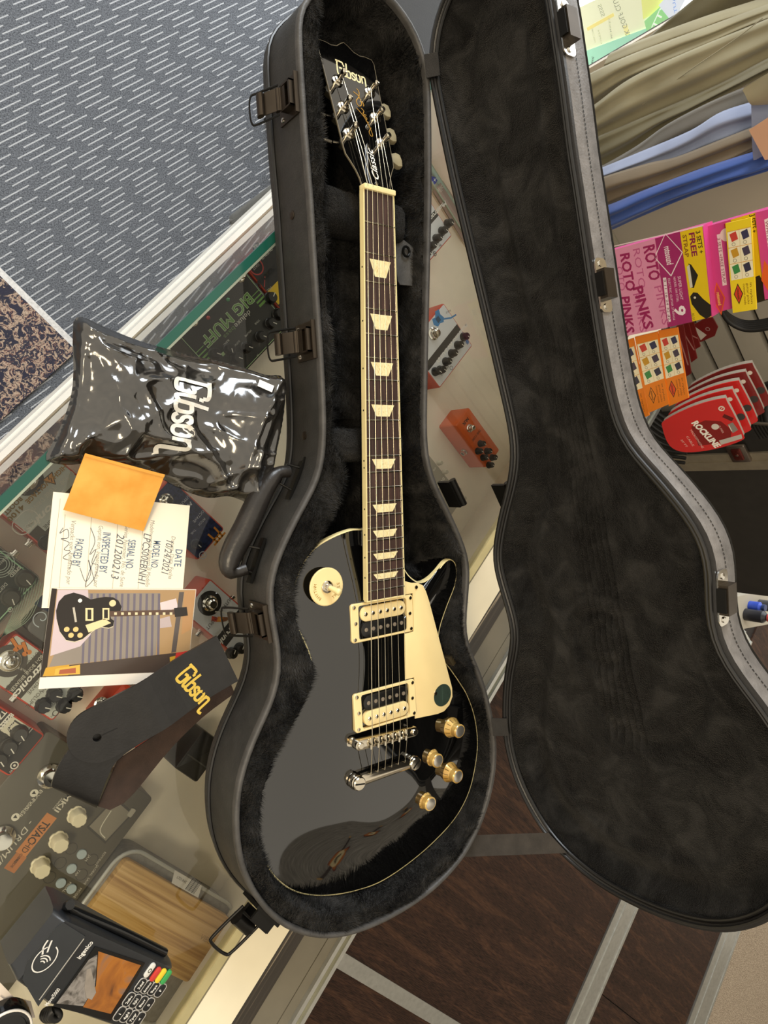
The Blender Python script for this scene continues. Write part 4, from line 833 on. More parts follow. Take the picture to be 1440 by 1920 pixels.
# black comp style pedal with red edge
p = Pedal('red edged pedal with black and cream striped face at the left border of the shelf', -709, 182, 63, 114, 54, RED, mat('black_face2', '#35312c', .4, ns=15, na=.15), border=2.5)
for y in (2, 34): 
    for dy in (0, 3.5): p.line([(-29, y + dy), (29, y + dy)], 1.3, '#e6e3d8')
p.band(-29, -8, 7, 33, '#d9d4c0'); x, y = p.xy((40, 1412)); p.poly([(-27, 12), (-14, 12), (-10, 22), (-14, 30), (-27, 30)], '#3a362f', .2).poly([(-25, 14), (-16, 14), (-13, 22), (-16, 28), (-25, 28)], '#d9d4c0', .3)
p.text('BZB33', (11, 1352), 7, '#e6e3d8', w=22, bold=.03).text('TZ', (3, 1340), 9, '#e6e3d8', bold=.03).text('DRY', (21, 1361), 6.5, '#e6e3d8').text('RATE', (4, 1385), 6.5, '#4b463e').text('WET', (2, 1404), 6, '#e6e3d8')
for q in ((36, 1374), (17, 1398), (-2, 1422)): p.knob(q, 11, 12, KNG, 70)
p.disc((27, 1435), 5, '#e6e3d8', 3.6).disc((27, 1435), 1.6, '#e6e3d8').text('9V', (20, 1446), 4, '#e6e3d8').done()
# plain red pedal under the strap
p = Pedal('red pedal almost hidden under the leather strap end', -600, 334, 62, 112, 50, RED, None); p.knob((180, 1345), 9).knob((200, 1362), 9).stomp((190, 1320)).done()
# grey multi effects desk
GRY = mat('warm_grey_desk', '#5c584d', .45, ns=8, na=.06)
p = Pedal('large warm grey drum and effects desk with ivory knobs on the left', -840, 333, 336, 190, 50, GRY, None, r=6, cat='drum machine', name='drum_machine')
p.text('BYPASS', (60, 1503), 7, '#c8c3b2', w=34).text('TUNER', (50, 1514), 7, '#c8c3b2', w=27).disc((64, 1487), 5, '#dcd8c8').disc((29, 1532), 5, '#dcd8c8').poly([(p.xy((64, 1487))[0] + a, p.xy((64, 1487))[1] + b) for a, b in ((-2.5, -2), (2.5, -2), (0, 3))], '#3a372f', .2).poly([(p.xy((29, 1532))[0] + a, p.xy((29, 1532))[1] + b) for a, b in ((-2.5, -2), (2.5, -2), (0, 3))], '#3a372f', .2)
x, y = p.xy((62, 1573)); p.band(x - 34, x + 22, y - 8, y + 8, '#c4814a').text('TS/AC', (72, 1560), 15, '#3a3126', w=30, bold=.02).text('HD', (50, 1589), 12, '#4b3a28', w=13)
x, y = p.xy((31, 1615)); p.band(x - 9, x + 13, y - 8, y + 8, '#b0703f', .1).text('CORE', (34, 1609), 5, '#3a3126', z=.4).text('MODE', (28, 1617), 5, '#3a3126', z=.4)
p.text('- DRUM/B', (27, 1580), 11, '#cfcaba', w=62, shear=.2).text('MKII', (118, 1505), 10, '#cfcaba', w=26, bold=.02).text('ANALOG', (108, 1507), 4, '#cfcaba')
for q in ((143, 1528), (109, 1575), (75, 1622)): p.knob(q, 12.5, 20, IVK, 0, False, 1)
for q in ((93, 1454), (3, 1570)): x, y = p.xy(q); MB().lathe([(16, 0), (16, 4), (13, 6), (11, 7), (10, 16), (.4, 16.5)], 26, (x, y, p.t)).build('foot_switch', CHROME, p.e, 40)
for q, t in (((153, 1601), 'JAM'), ((134, 1628), 'TAP'), ((114, 1655), 'PEDAL'), ((134, 1666), 'MODE')):
    x, y = p.xy(q); MB().lathe([(6.5, 0), (6.5, 2), (6, 2.6), (.3, 2.7)], 20, (x, y, p.t)).build('button', mat('pale_blue_button', '#a9b8bd', .4, ns=20, na=.04), p.e, 40); p.text(t, (q[0] + 11, q[1] + 8), 5, '#c8c3b2')
for q in ((134, 1591), (113, 1618), (93, 1645), (173, 1612), (153, 1640)): p.disc(q, 8, '#3d3a32', 7)
p.text('GLOBAL', (176, 1632), 4.5, '#c8c3b2', w=16).text('EDIT/EXIT', (188, 1610), 4.5, '#c8c3b2', w=20).text('SAVE', (162, 1652), 4.5, '#c8c3b2')
x0, y0 = p.xy((157, 1553)); x1, y1 = p.xy((197, 1585)); q = [p.xy(v) for v in ((162, 1551), (197, 1582), (251, 1524), (216, 1494))]; cxx = sum(v[0] for v in q) / 4; cyy = sum(v[1] for v in q) / 4
p.poly(q, '#3f3c34').poly([(cxx + (v[0] - cxx) * .88, cyy + (v[1] - cyy) * .88) for v in q], '#857f70', .25).line([(cxx - 10, cyy - 8), (cxx + 16, cyy - 4), (cxx + 22, cyy + 10)], 1.4, '#d0ccbc', .35, 4)
x, y = p.xy((246, 1523)); MB().prism(rrect(12, 7, 2, 3, (x, y)), p.t, p.t + 3, .5).build('button', mat('pale_button', '#aaa595', .4, ns=20, na=.04), p.e); p.done()
# oak box with clear lid
GREYB = mat('grey_felt_tray', '#8d8a84', .7, ns=150, na=.12)
bx = empty('tray_box', sn(-830, 560, -300), RP, 'grey tray box with an oak veneer panel and barcode sticker beside the card terminal', 'box')
BI = lambda q, z: RP.transposed() @ (at(q[0], q[1], -300 + z) - sn(-830, 560, -300))
MB().prism(rrect(180, 230, 30, 6, (0, -5)), 0, 50, 3).build('tray', GREYB, bx, 40)
ro = rrect(184, 234, 32, 8, (0, -5)); MB().tube([Vector((a, b, 50)) for a, b in ro], 3, 8, True).build('rim', mat('clear_rim', '#b9bab4', .15, ns=10, na=.05, coat=.5), bx, 60)
g = NT('oak_veneer', .4); w2 = g.noise(30, 4, g.mapping(scale=(5.5, .14, 1)), dist=.5); OAK = g.out(g.ramp(w2, [(.32, '#a67c42'), (.5, '#d0a868'), (.72, '#e0be84')]), w2, .1, .0006)
pq = [BI(q, 62) for q in ((233, 1612), (427, 1727), (349, 1863), (162, 1712))]
ctrq = sum((Vector((v.x, v.y, 0)) for v in pq), Vector()) / 4
rr_ = rrect(100, 212, 8, 5, (ctrq.x, ctrq.y)); MB().prism(rr_, 50, 62, 1.5).build('oak_panel', OAK, bx, 40)
sx = MB(); sq = [BI(q, 64) for q in ((328, 1632), (379, 1661), (372, 1684), (322, 1656))]; sx.flat([(v.x, v.y, 63.2) for v in ccw(sq)]); so_ = sx.build('price_sticker', mat('paper_sticker', '#dcdad6', .6, ns=20, na=.03), bx)
bc = MB(); b0 = BI((362, 1664), 64)
for k in range(9): bc.box((b0.x - 2, b0.y - 9 + 2.1 * k, 63.5), (18, (.6, 1.2)[k % 3 == 0], .2))
write(bc, 'LTD INC', 5, (BI((341, 1650), 64).x, BI((341, 1650), 64).y), 90, 63.5); q_ = bc.build('barcode', ink('#2f2c2a'), so_); q_['kind'] = 'stuff'
wr = MB(); write(wr, 'VIBE-23', 11, (BI((392, 1765), 63).x, BI((392, 1765), 63).y), 90, 62.3); wr.build('lettering', mat('burnt_print', '#b08d58', .6, ns=20, na=.05), bx)
# right of the case: two red and white pedals, an orange one, a grey one
p = Pedal('red pedal with white face and blue bass drawing right of the case', 224, 337, 124, 104, 54, RED, WHF, border=2.5)
x, y = p.xy((838, 655)); p.band(-59, 59, -3, 11, '#35322e').text('Muzztronics 800 BASS DI', (848, 642), 10, '#f0eee6', shear=.25, w=112, bold=.02)
for k in range(5): p.knob((868 - 11 * k, 632 + 15.5 * k), 8.5, 13, KNB, 110)
p.knob((815, 697), 8.5, 13, KNB, 110)
for k, t in enumerate(('VOL', 'MID', 'DRIVE', 'BASS', 'TREB', 'BLEND')): p.text(t, (851 - 9.5 * k, 624 + 13.5 * k), 4.5, '#3a3834')
bl = '#3f7fb4'; x, y = p.xy((823, 600)); p.poly([(x - 14, y - 14), (x - 4, y - 17), (x + 4, y - 9), (x + 12, y - 12), (x + 17, y - 2), (x + 11, y + 7), (x + 2, y + 6), (x - 6, y + 10), (x - 13, y + 4), (x - 10, y - 5)], bl).line([(x - 4, y + 2), (x - 26, y + 16), (x - 40, y + 20)], 3, bl, .2).band(x - 4, x + 6, y - 7, y + 3, '#2b4b66', .25)
p.text('INPUT', (840, 584), 5, '#3a3834', -20).text('#', (876, 641), 12, bl, bold=.05).text('VOL BOOST', (834, 695), 5, '#3a3834').disc((846, 690), 4, '#3a3834', 3).stomp((812, 626), 12, 15).jack(-1, -10).done()
p = Pedal('red pedal with white face and black knobs at the top between case and lid', 330, 150, 130, 126, 54, RED, WHF, border=2.5)
p.band(-62, 62, 6, 18, '#35322e').text('Muzztronics', (818, 398), 11, '#f0eee6', shear=.25, w=70, bold=.02)
for k in range(5): p.knob((838 - 10.5 * k, 420 + 14 * k), 8.5, 13, KNB, 110)
p.disc((815, 476), 4.5, '#3a3834', 3.2).disc((815, 476), 1.6, '#3a3834').text('9V', (825, 460), 6, '#3a3834').done()
ORM = mat('orange_enamel', '#e2672a', .3, ns=12, na=.05, coat=.4)
p = Pedal('small orange pedal with clustered black knobs below the white bass pedal', 170, 525, 50, 118, 50, ORM, None, r=4, border=2)
p.text('NUX', (873, 790), 9, '#2a1c12', w=19, bold=.03).text('TIME CORE', (893, 816), 7, '#2a1c12', w=32).stomp((880, 803), 8, 14)
for q in ((900, 832), (912, 846), (922, 858), (905, 858), (916, 872), (895, 846)): p.knob(q, 7, 12, KNB, 110)
p.jack(1, 10).done()
p = Pedal('dull silver pedal beside the black hinge of the case', 30, 520, 66, 130, 40, mat('silver_grey_enamel', '#a39c89', .45, ns=20, na=.05), None, r=3)
p.text('BOSS', (826, 905), 9, '#e8e4d4', w=26).text('oo', (815, 880), 8, '#e8e4d4')
for q in ((822, 868), (832, 885), (856, 918), (866, 934), (846, 905)): p.knob(q, 5, 10, mat('pale_knob', '#c9c2ac', .4, ns=20, na=.05), 0, False)
p.done()
# flyers on the next shelf bay
def leaf(name, px, z, m, label, cat, body=(), col='#ffffff', th=.6):
    P = [at(a, b, z) for a, b in px]; c = sum(P, Vector()) / len(P); e = empty(name, c, RP, label, cat); L = [RP.transposed() @ (q - c) for q in P]
    MB().prism(ccw([(q.x, q.y) for q in L]), 0, th).build('sheet', m, e); w_ = MB()
    for t, q, size, rot in body: v = RP.transposed() @ (at(q[0], q[1], z) - c); write(w_, t, size, (v.x, v.y), rot, th + .15, .02)
    if body: w_.build('lettering', ink(col), e)
    return e
leaf('flyer', [(806, 352), (858, 316), (842, 232), (806, 275)], -296, mat('royal_blue_paper', '#2f40b0', .45, ns=8, na=.05), 'royal blue flyer with white lettering between case and lid', 'flyer', [('WE WON', (822, 312), 15, 0), ('YOUR', (812, 302), 15, 0), ('++', (808, 344), 12, 0)])
leaf('leaflet', [(812, 358), (868, 452), (900, 470), (850, 318)], -292, mat('dusty_pink_paper', '#a58f86', .5, ns=8, na=.08), 'dusty pink leaflet below the royal blue flyer', 'leaflet', [('studio', (828, 352), 14, 0), ('lessons', (848, 375), 7, 0)], '#d8ccc0')
leaf('price_card', [(806, 235), (836, 215), (822, 150), (806, 150)], -288, mat('pale_peach_card', '#e2cdbc', .5, ns=8, na=.05), 'pale peach card at the top gap between case and lid', 'card')
# black adapter block under the glass beside the case
e = empty('power_adapter', sn(-590, 446, -300), RP, 'black power adapter under the glass at the left side of the case', 'adapter')
MB().prism(rrect(66, 46, 4), 0, 55, 4).build('body', BLKP, e, 30); MB().box((8, 0, 55.6), (2, 40, .8)).build('seam', mat('seam_grey', '#4a4a46', .4, ns=30, na=.1), e)
# ================================================================ THINGS LYING ON THE GLASS
class Sheet:
    """flat printed card: corners given where they lie, drawn on in its own plane"""
    def __init__(s, name, pts, label, cat, m, th=.5, zt=None, part='sheet', group=None):
        s.c = sum(pts, Vector()) / len(pts); u = (pts[1] - pts[0]).normalized(); w = (pts[-1] - pts[0]); s.N = u.cross(w).normalized()
        if s.N.dot(CAM - s.c) < 0: s.N = -s.N
        u = (u - s.N * u.dot(s.N)).normalized(); s.R = Matrix([u, s.N.cross(u), s.N]).transposed(); s.Ri = s.R.transposed()
        s.e = empty(name, s.c, s.R, label, cat, group); s.L = [s.Ri @ (p - s.c) for p in pts]; s.th = th; s.p = {}
        if m: MB().prism(ccw([(q.x, q.y) for q in s.L]), -th, 0).build(part, m, s.e)
    def xy(s, q):
        v = s.Ri @ (onplane(q[0], q[1], s.c, s.N) - s.c); return Vector((v.x, v.y, 0))
    def ang(s, a, b): v = s.xy(b) - s.xy(a); return math.degrees(math.atan2(v.y, v.x))
    def ink_(s, col): return s.p.setdefault(col, MB())
    def text(s, body, a, b, size, col, z=.15, bold=.0, shear=0, fit=True):
        """lettering from pixel a to pixel b (its middle line)"""
        A, B = s.xy(a), s.xy(b); write(s.ink_(col), body, size, ((A.x + B.x) / 2, (A.y + B.y) / 2), s.ang(a, b), z, bold, shear, w=(B - A).length if fit else None); return s
    def poly(s, px, col, z=.1): s.ink_(col).flat([(q.x, q.y, z) for q in ccw([s.xy(p) for p in px])]); return s
    def line(s, px, w, col, z=.12, k=1): s.ink_(col).ribbon([s.xy(p) for p in px], w, lambda p: Vector((p.x, p.y, z)), k); return s
    def disc(s, q, r, col, r0=0, z=.14): c = s.xy(q); s.ink_(col).disc((c.x, c.y), r, 24, lambda p: Vector((p.x, p.y, z)), r0); return s
    def diamond(s, q, w, h, a, b, col, z=.16, hollow=0):
        """diamond whose long axis runs from pixel a towards b"""
        c = s.xy(q); t = (s.xy(b) - s.xy(a)).normalized(); n = Vector((-t.y, t.x, 0)); P = [c + t * h / 2, c + n * w / 2, c - t * h / 2, c - n * w / 2]
        if hollow: s.ink_(col).ribbon([(p.x, p.y) for p in P + [P[0]]], hollow, lambda p: Vector((p.x, p.y, z)), 1)
        else: s.ink_(col).flat([(p.x, p.y, z) for p in ccw(P)])
        return s
    def done(s, rough=.6):
        for col, mb in s.p.items():
            if mb.v: mb.build('print', ink(col, rough), s.e)
        return s
# --- plastic bag
bz = lambda x: 46 * float(sstep(-190, -108, np.array(x)))
bagpx = [(145,592,4),(200,612,6),(262,636,8),(330,655,10),(400,672,14),(450,690,20),(500,703,38),(536,704,46),(541,740,46),(536,790,46),(524,850,46),(512,905,44),(480,946,28),(452,938,20),(428,930,14),(395,934,8),(352,922,4),(312,902,4),(270,882,2),(215,872,2),(165,868,2),(128,872,2),(86,862,2),(100,828,2),(118,790,2),(134,740,2),(138,690,2),(137,640,3)]
BAGP = ccw([at(a, b, z) for a, b, z in bagpx]); BAGP = ccw(resample(spline([Vector((p.x, p.y, 0)) for p in BAGP], 3, True), 120))
creases = [([(150,606),(240,640),(330,668),(420,690),(505,716)], 7, 5), ([(146,600),(158,680),(150,760),(118,850)], 8, 6), ([(165,815),(150,850),(100,862)], 5, 5), ([(240,850),(262,812),(330,832),(400,872),(430,925)], 9, 6), ([(430,928),(385,852),(345,800)], 6, 5), ([(432,928),(446,850),(470,780),(505,715)], 8, 6), ([(470,940),(458,870),(480,800),(524,720)], 9, 6), ([(495,930),(498,860),(520,780)], 7, 6), ([(205,845),(262,790),(345,745),(420,700)], 5, 10), ([(330,850),(260,860),(180,866)], 5, 6), ([(250,690),(240,740),(265,790)], 3, 8), ([(380,800),(420,820),(460,850)], 5, 6), ([(400,905),(440,880),(500,870)], 5, 5), ([(165,640),(220,660),(290,680)], 4, 6)]
CRL = [([at(a, b, 25) for a, b in L], h, w) for L, h, w in creases]
def bag_h(X, Y, d=None):
    X = np.asarray(X, float); Y = np.asarray(Y, float)
    if d is None: d = sdf(BAGP, X, Y)
    z = 1 + 46 * sstep(-190, -108, X) * .8 + 26 * sstep(0, 48, d) + 5 * sstep(0, 6, d)
    k = sstep(-1, 10, d)
    for L, h, w in CRL:
        m = np.full(X.shape, 1e9)
        for a, b in zip(L, L[1:]):
            e = b - a; t = np.clip(((X - a.x) * e.x + (Y - a.y) * e.y) / (e.x ** 2 + e.y ** 2), 0, 1); m = np.minimum(m, np.hypot(X - a.x - t * e.x, Y - a.y - t * e.y))
        z = z + k * h * np.exp(-np.abs(m / w) ** 1.3)
    r = 1 - 2 * np.abs(vnoise(X + .3 * Y, Y * 1.5, 30, 31)); r2 = 1 - 2 * np.abs(vnoise(X - .6 * Y, Y + .5 * X, 15, 32))
    return z + k * (5 * r ** 2 + 1.2 * r2 ** 2 + 5 * vnoise(X, Y, 55, 33))
bo_ = sum(BAGP, Vector()) / len(BAGP)
bag = empty('plastic_bag', (bo_.x, bo_.y, 0), None, 'crumpled glossy black plastic bag with white script logo, leaning on the case', 'bag')
BO = np.array([bo_.x, bo_.y, 0])
FILM = NT('black_film', .14); n_ = FILM.noise(60, 3, dist=1.5); FILM.b.inputs['IOR'].default_value = 2.1
FILM = FILM.out(FILM.ramp(n_, [(.35, '#100f0e'), (.7, '#2a2723')]), n_, .05, .003)
heightfield('film', [(p.x, p.y) for p in BAGP], bag_h, 1.8, FILM, bag, tr=lambda V: V - BO)
def onbag(p, lift=1.6): return Vector((p.x - bo_.x, p.y - bo_.y, float(bag_h(np.array([p.x]), np.array([p.y]))[0]) + lift))
def bagw(px, py):
    p = at(px, py, 30)
    for _ in range(8): p = at(px, py, float(bag_h(np.array([p.x]), np.array([p.y]))[0]))
    return p
a_, b_ = bagw(352, 712), bagw(340, 852); d_ = (b_ - a_); lg = MB(); cc = (a_ + b_) / 2
# strokes subdivided so that they follow the film
for st_ in GIB:
    k = d_.length / 5.4; an = math.atan2(d_.y, d_.x); P = spline([Vector((p[0], p[1], 0)) for p in st_], 6) if len(st_) > 2 else [Vector((st_[0][0], st_[0][1], 0)).lerp(Vector((st_[1][0], st_[1][1], 0)), t / 5) for t in range(6)]
    lg.ribbon([(p.x, p.y) for p in P], .27, lambda p: onbag(Vector((cc.x + ((p.x - 2.75) * math.cos(an) - (p.y - .75) * 1.15 * math.sin(an)) * k, cc.y + ((p.x - 2.75) * math.sin(an) + (p.y - .75) * 1.15 * math.cos(an)) * k, 0))), 1)
lg.build('logo', mat('white_logo_print', '#d6d4cc', .4, ns=20, na=.04), bag)
q_ = [bagw(*p) for p in ((485, 712), (512, 724), (508, 736), (481, 724))]; MB().add([onbag(p, 2.4) for p in q_], [(0, 1, 2, 3)]).build('sticker', mat('white_sticker', '#e4e2dc', .4, ns=20, na=.04), bag)
# --- orange envelope
ENV = NT('manila_orange', .6); n_ = ENV.noise(26, 4); ENV = ENV.out(ENV.ramp(n_, [(.35, '#dd9836'), (.65, '#eeb152')]), ENV.noise(30, 4), .35, .003) if False else ENV.out(ENV.ramp(n_, [(.35, '#dd9836'), (.65, '#eeb152')]), n_, .4, .004)
ep = [at(160, 850, 24), at(309, 890, 22), at(269, 996, 5), at(119, 956, 6)]
e = empty('envelope', sum(ep, Vector()) / 4, None, 'orange paper envelope lying across the checklist card and the bag', 'envelope'); ec = sum(ep, Vector()) / 4
gr = []
for i in range(13):
    u = i / 12; row = []
    for j in range(9):
        v = j / 8; p = (ep[0].lerp(ep[1], u)).lerp(ep[3].lerp(ep[2], u), v); row.append(p - ec + Vector((0, 0, 2.0 * math.sin(math.pi * u) * math.sin(math.pi * v) + 1.0 * float(vnoise(np.array(p.x), np.array(p.y), 18, 40)))))
    gr.append(row)
m_ = MB().sheet(gr); m_.sheet([[p - Vector((0, 0, 1.4)) for p in r] for r in gr[::-1]]); m_.build('pouch', ENV, e, 60)
fl_ = []
for i in range(13):
    u = i / 12; fl_.append([ep[0].lerp(ep[1], u).lerp(ep[3].lerp(ep[2], u), v) - ec + Vector((0, 0, 1.0 + 2.0 * math.sin(math.pi * u) * math.sin(math.pi * v) + 1.0 * float(vnoise(np.array(ep[0].lerp(ep[1], u).x), np.array(ep[0].y), 18, 40)) * 0)) for v in (0.0, .05)])
MB().sheet(fl_).build('flap', mat('envelope_flap', '#e0a040', .6, ns=26, na=.06), e, 60)
# --- checklist card
PAP = mat('cream_card', '#f1e7d2', .6, ns=9, na=.02)
c1 = Sheet('checklist_card', [at(100, 922, 1.5), at(356, 948, 1.5), at(340, 1140, 1.5), at(78, 1140, 1.5)], 'cream checklist card with blue headings and handwriting under the orange envelope', 'card', PAP, .7)
BLU = '#5f7188'; PEN = '#5d6066'; GRYI = '#9a958b'
for t, a, b in (('DATE', (335, 1030), (332, 1062)), ('MODEL NO.', (294, 1014), (288, 1066)), ('SERIAL NO.', (247, 1012), (241, 1068)), ('INSPECTED BY', (200, 998), (192, 1074)), ('PACKED BY', (149, 1010), (141, 1062))): c1.text(t, a, b, 11, BLU, bold=.012)
for t, a, b in (('Datum, Data, Fecha', (325, 1005), (319, 1085)), ('Modelnummer, Numero di Modello', (286, 975), (276, 1100)), ('Serien Nummer, No. de Serie', (238, 985), (228, 1100)), ('Gepruft von, Inspeccionado por', (189, 985), (179, 1100)), ('Verpackt von, Empacado por', (138, 975), (128, 1095))): c1.text(t, a, b, 6.5, GRYI, shear=.2)
for x0, x1 in ((172, 158), (222, 208), (270, 256), (122, 108), (113, 90)): c1.line([(x0, 935 if x0 == 113 else 965), (x1, 1138)], .5, '#b8ad98')
for t, a, b in (('10/24/2021', (318, 1012), (308, 1075)), ('LPCS00EBNH1', (276, 1000), (264, 1095)), ('201200213', (226, 1000), (214, 1085))): c1.text(t, a, b, 11.5, PEN, shear=.25)
c1.line([(170, 990), (178, 1015), (168, 1040), (180, 1030), (172, 1055), (184, 1060), (176, 1085), (160, 1100), (168, 1070), (182, 1040)], .7, PEN, k=4).line([(118, 990), (112, 1000), (126, 992), (128, 1008), (114, 1010), (130, 1018), (120, 1030), (132, 1034), (118, 1046), (134, 1052), (130, 1066)], .7, PEN, k=4).line([(150, 1065), (160, 1090), (170, 1075), (166, 1050), (178, 1092)], .6, PEN, k=4)
c1.done()
# --- photographic print
c2 = Sheet('photo_print', [at(97, 1103, 4), at(368, 1105, 4), at(350, 1278, 4), at(72, 1292, 4)], 'glossy workshop photo print of a black guitar, below the checklist card', 'photograph', mat('photo_paper', '#ece4d8', .25, ns=9, na=.02), .6)
c2.poly([(102, 1105), (367, 1106), (352, 1258), (77, 1270)], '#a98a63', .05).poly([(97, 1103), (107, 1104), (86, 1270), (75, 1270)], '#2c231c', .08)  # dark strip on the left paints the shade along the lifted edge
c2.poly([(150, 1112), (300, 1112), (292, 1228), (92, 1250)], '#8d8378', .08)
for k in range(13): x = 158 + 11.5 * k; c2.poly([(x, 1113), (x + 4.5, 1113), (x - 1 + .3 * k, 1246 - k * 1.4), (x - 5.5 + .3 * k, 1247 - k * 1.4)], '#6b6470', .1)
c2.poly([(108, 1106), (165, 1106), (170, 1190), (150, 1212), (94, 1230)], '#cbb9bd', .12).poly([(86, 1252), (345, 1222), (352, 1258), (77, 1270)], '#4a3f38', .12).poly([(86, 1252), (130, 1246), (128, 1266), (80, 1268)], '#c99a35', .14).poly([(104, 1254), (150, 1246), (150, 1264), (102, 1266)], '#d8ac48', .16).poly([(112, 1256), (142, 1252), (142, 1262), (110, 1264)], '#a55a3c', .18)
c2.poly([(336, 1110), (345, 1110), (330, 1222), (321, 1224)], '#5a524e', .13).poly([(300, 1130), (330, 1122), (334, 1140), (302, 1148)], '#d8c9c9', .13).poly([(300, 1160), (318, 1155), (322, 1175), (300, 1178)], '#b9a9a8', .13).poly([(318, 1232), (345, 1226), (352, 1250), (320, 1256)], '#c79a34', .15).poly([(330, 1224), (354, 1220), (352, 1240), (326, 1246)], '#c03a34', .17).poly([(346, 1108), (367, 1106), (358, 1180), (340, 1190)], '#b48a5e', .1)
gb = [(106,1160),(105,1145),(110,1128),(121,1116),(138,1111),(156,1116),(170,1124),(184,1121),(198,1119),(212,1120),(222,1126),(228,1138),(226,1146),(215,1148),(206,1150),(208,1160),(214,1164),(212,1174),(204,1177),(196,1176),(186,1174),(172,1184),(155,1198),(140,1203),(124,1200),(112,1184)]
c2.poly([(x, y + 1.5) for x, y in gb], '#d8cdb0', .2); c2.poly(gb, '#26201c', .24)
c2.poly([(160, 1172), (196, 1160), (208, 1168), (166, 1186)], '#e2d0a0', .28).poly([(160, 1140), (175, 1140), (175, 1164), (160, 1164)], '#e2d0a0', .28).poly([(192, 1140), (205, 1140), (205, 1162), (192, 1162)], '#e2d0a0', .28).poly([(164, 1143), (171, 1143), (171, 1161), (164, 1161)], '#2a2420', .32).poly([(195, 1143), (202, 1143), (202, 1159), (195, 1159)], '#2a2420', .32)
c2.poly([(206, 1146), (328, 1143), (328, 1152), (206, 1156)], '#5a4438', .26)
for k in range(9): x = 214 + 13 * k; c2.poly([(x, 1148), (x + 5, 1148), (x + 5, 1153), (x, 1153)], '#dccfa8', .3)
c2.poly([(326, 1140), (350, 1138), (352, 1154), (328, 1157)], '#2a2522', .28)
for x, y in ((125, 1180), (142, 1180), (133, 1191), (150, 1191)): c2.disc((x, y), 2.6, '#e0c080', 0, .3)
c2.disc((211, 1131), 3.4, '#e2d0a0', 0, .3).disc((150, 1126), 2, '#e8e6e0', 0, .3).line([(138, 1140), (142, 1165)], 2, '#bdb5a6', .3); c2.done(.28)
# --- leather strap
LTH = leather('strap_leather', '#181717', .12, 500, .36); SUE = leather('brown_suede', '#35261e', .4, 700, .85)
sp0 = at(300, 1310, 0); st = empty('guitar_strap', sp0, None, 'folded black leather guitar strap with gold script logo, lying beside the photo print', 'strap')
def zsheet(L, Rr, n=14, th=2.6, ex=0):
    """band between two edge lines given as (px, py, z)"""
    A = resample(spline([at(*p) for p in L], 5), n, False); B = resample(spline([at(*p) for p in Rr], 5), n, False)
    top = [[a.lerp(b, k / 6) - sp0 for k in range(7)] for a, b in zip(A, B)]
    m = MB().sheet(top).sheet([[q - Vector((0, 0, th)) for q in r] for r in top[::-1]])
    for col in (0, -1): m.sheet([[r[col], r[col] - Vector((0, 0, th))] for r in (top if col else top[::-1])])
    for r in (0, -1): m.sheet([[q, q - Vector((0, 0, th))] for q in (top[r] if not r else top[r][::-1])])
    return m
zsheet([(222, 1425, 6), (300, 1372, 5), (360, 1318, 5), (425, 1262, 8)], [(184, 1512, 6), (206, 1519, 5), (236, 1503, 5), (266, 1470, 4), (320, 1404, 4), (380, 1345, 4), (440, 1300, 6)]).build('strap_underside', SUE, st, 60)
zsheet([(168, 1368, 22), (140, 1392, 20), (112, 1432, 18), (97, 1470, 13), (100, 1478, 8)], [(300, 1372, 22), (226, 1420, 20), (200, 1462, 18), (184, 1508, 13), (181, 1515, 7)]).build('strap_band', LTH, st, 60)
zsheet([(330, 1246, 8), (352, 1228, 14), (385, 1212, 20), (405, 1205, 24)], [(300, 1290, 8), (330, 1262, 14), (372, 1240, 20), (400, 1228, 24)]).build('strap_band', LTH, st, 60)
zsheet([(318, 1268, 4), (345, 1243, 22), (372, 1226, 30)], [(322, 1276, 4), (350, 1252, 16), (380, 1236, 22)], th=2).build('strap_band', LTH, st, 60)
# rounded end piece
A_ = at(178, 1382, 26); B_ = at(428, 1236, 44); ax = (B_ - A_).normalized(); sd_ = Vector((0, 0, 1)).cross(ax).normalized(); up_ = ax.cross(sd_)
Lx = (B_ - A_).length; hwid = 29; hole = at(182, 1383, 26); hx = (hole - A_).dot(ax); hy = (hole - A_).dot(sd_)
def endz(x): return 3.0 * math.sin(x / 26) + 5 * math.exp(-((x - 62) / 22) ** 2)
ro = [(Lx, -hwid), (Lx, hwid)] + [(Lx * (1 - k / 14) + 4, hwid) for k in range(1, 14)] + [(hwid * (math.cos(a)) * 1.0 + 4, hwid * math.sin(a)) for a in [math.radians(90 + 180 * k / 20) for k in range(0, 21)]] + [(Lx * k / 14 + 4, -hwid) for k in range(1, 14)]
ro = ccw(ro); hl = [(hx + 4.2 * math.cos(2 * math.pi * k / 16), hy + 4.2 * math.sin(2 * math.pi * k / 16)) for k in range(16)]
bm = bmesh.new()
def bmring(P, z): 
    vs = [bm.verts.new(tuple((A_ + ax * p[0] + sd_ * p[1] + up_ * (endz(p[0]) + z) - sp0) * S)) for p in P]; return vs, [bm.edges.new((vs[i - 1], vs[i])) for i in range(len(vs))]
o1, e1 = bmring(ro, 0); h1, e2 = bmring(hl, 0); bmesh.ops.triangle_fill(bm, use_beauty=True, edges=e1 + e2)
bmesh.ops.subdivide_edges(bm, edges=[e for e in bm.edges if e.calc_length() > .02], cuts=2, use_grid_fill=True)
g_ = bmesh.ops.extrude_face_region(bm, geom=list(bm.faces)); bmesh.ops.translate(bm, vec=tuple(up_ * -3 * S), verts=[v for v in g_['geom'] if isinstance(v, bmesh.types.BMVert)]); bmesh.ops.recalc_face_normals(bm, faces=list(bm.faces))
me = bpy.data.meshes.new('strap_end'); bm.to_mesh(me); bm.free(); me.materials.append(LTH); se = bpy.data.objects.new('strap_end', me); COL.objects.link(se); se.parent = st
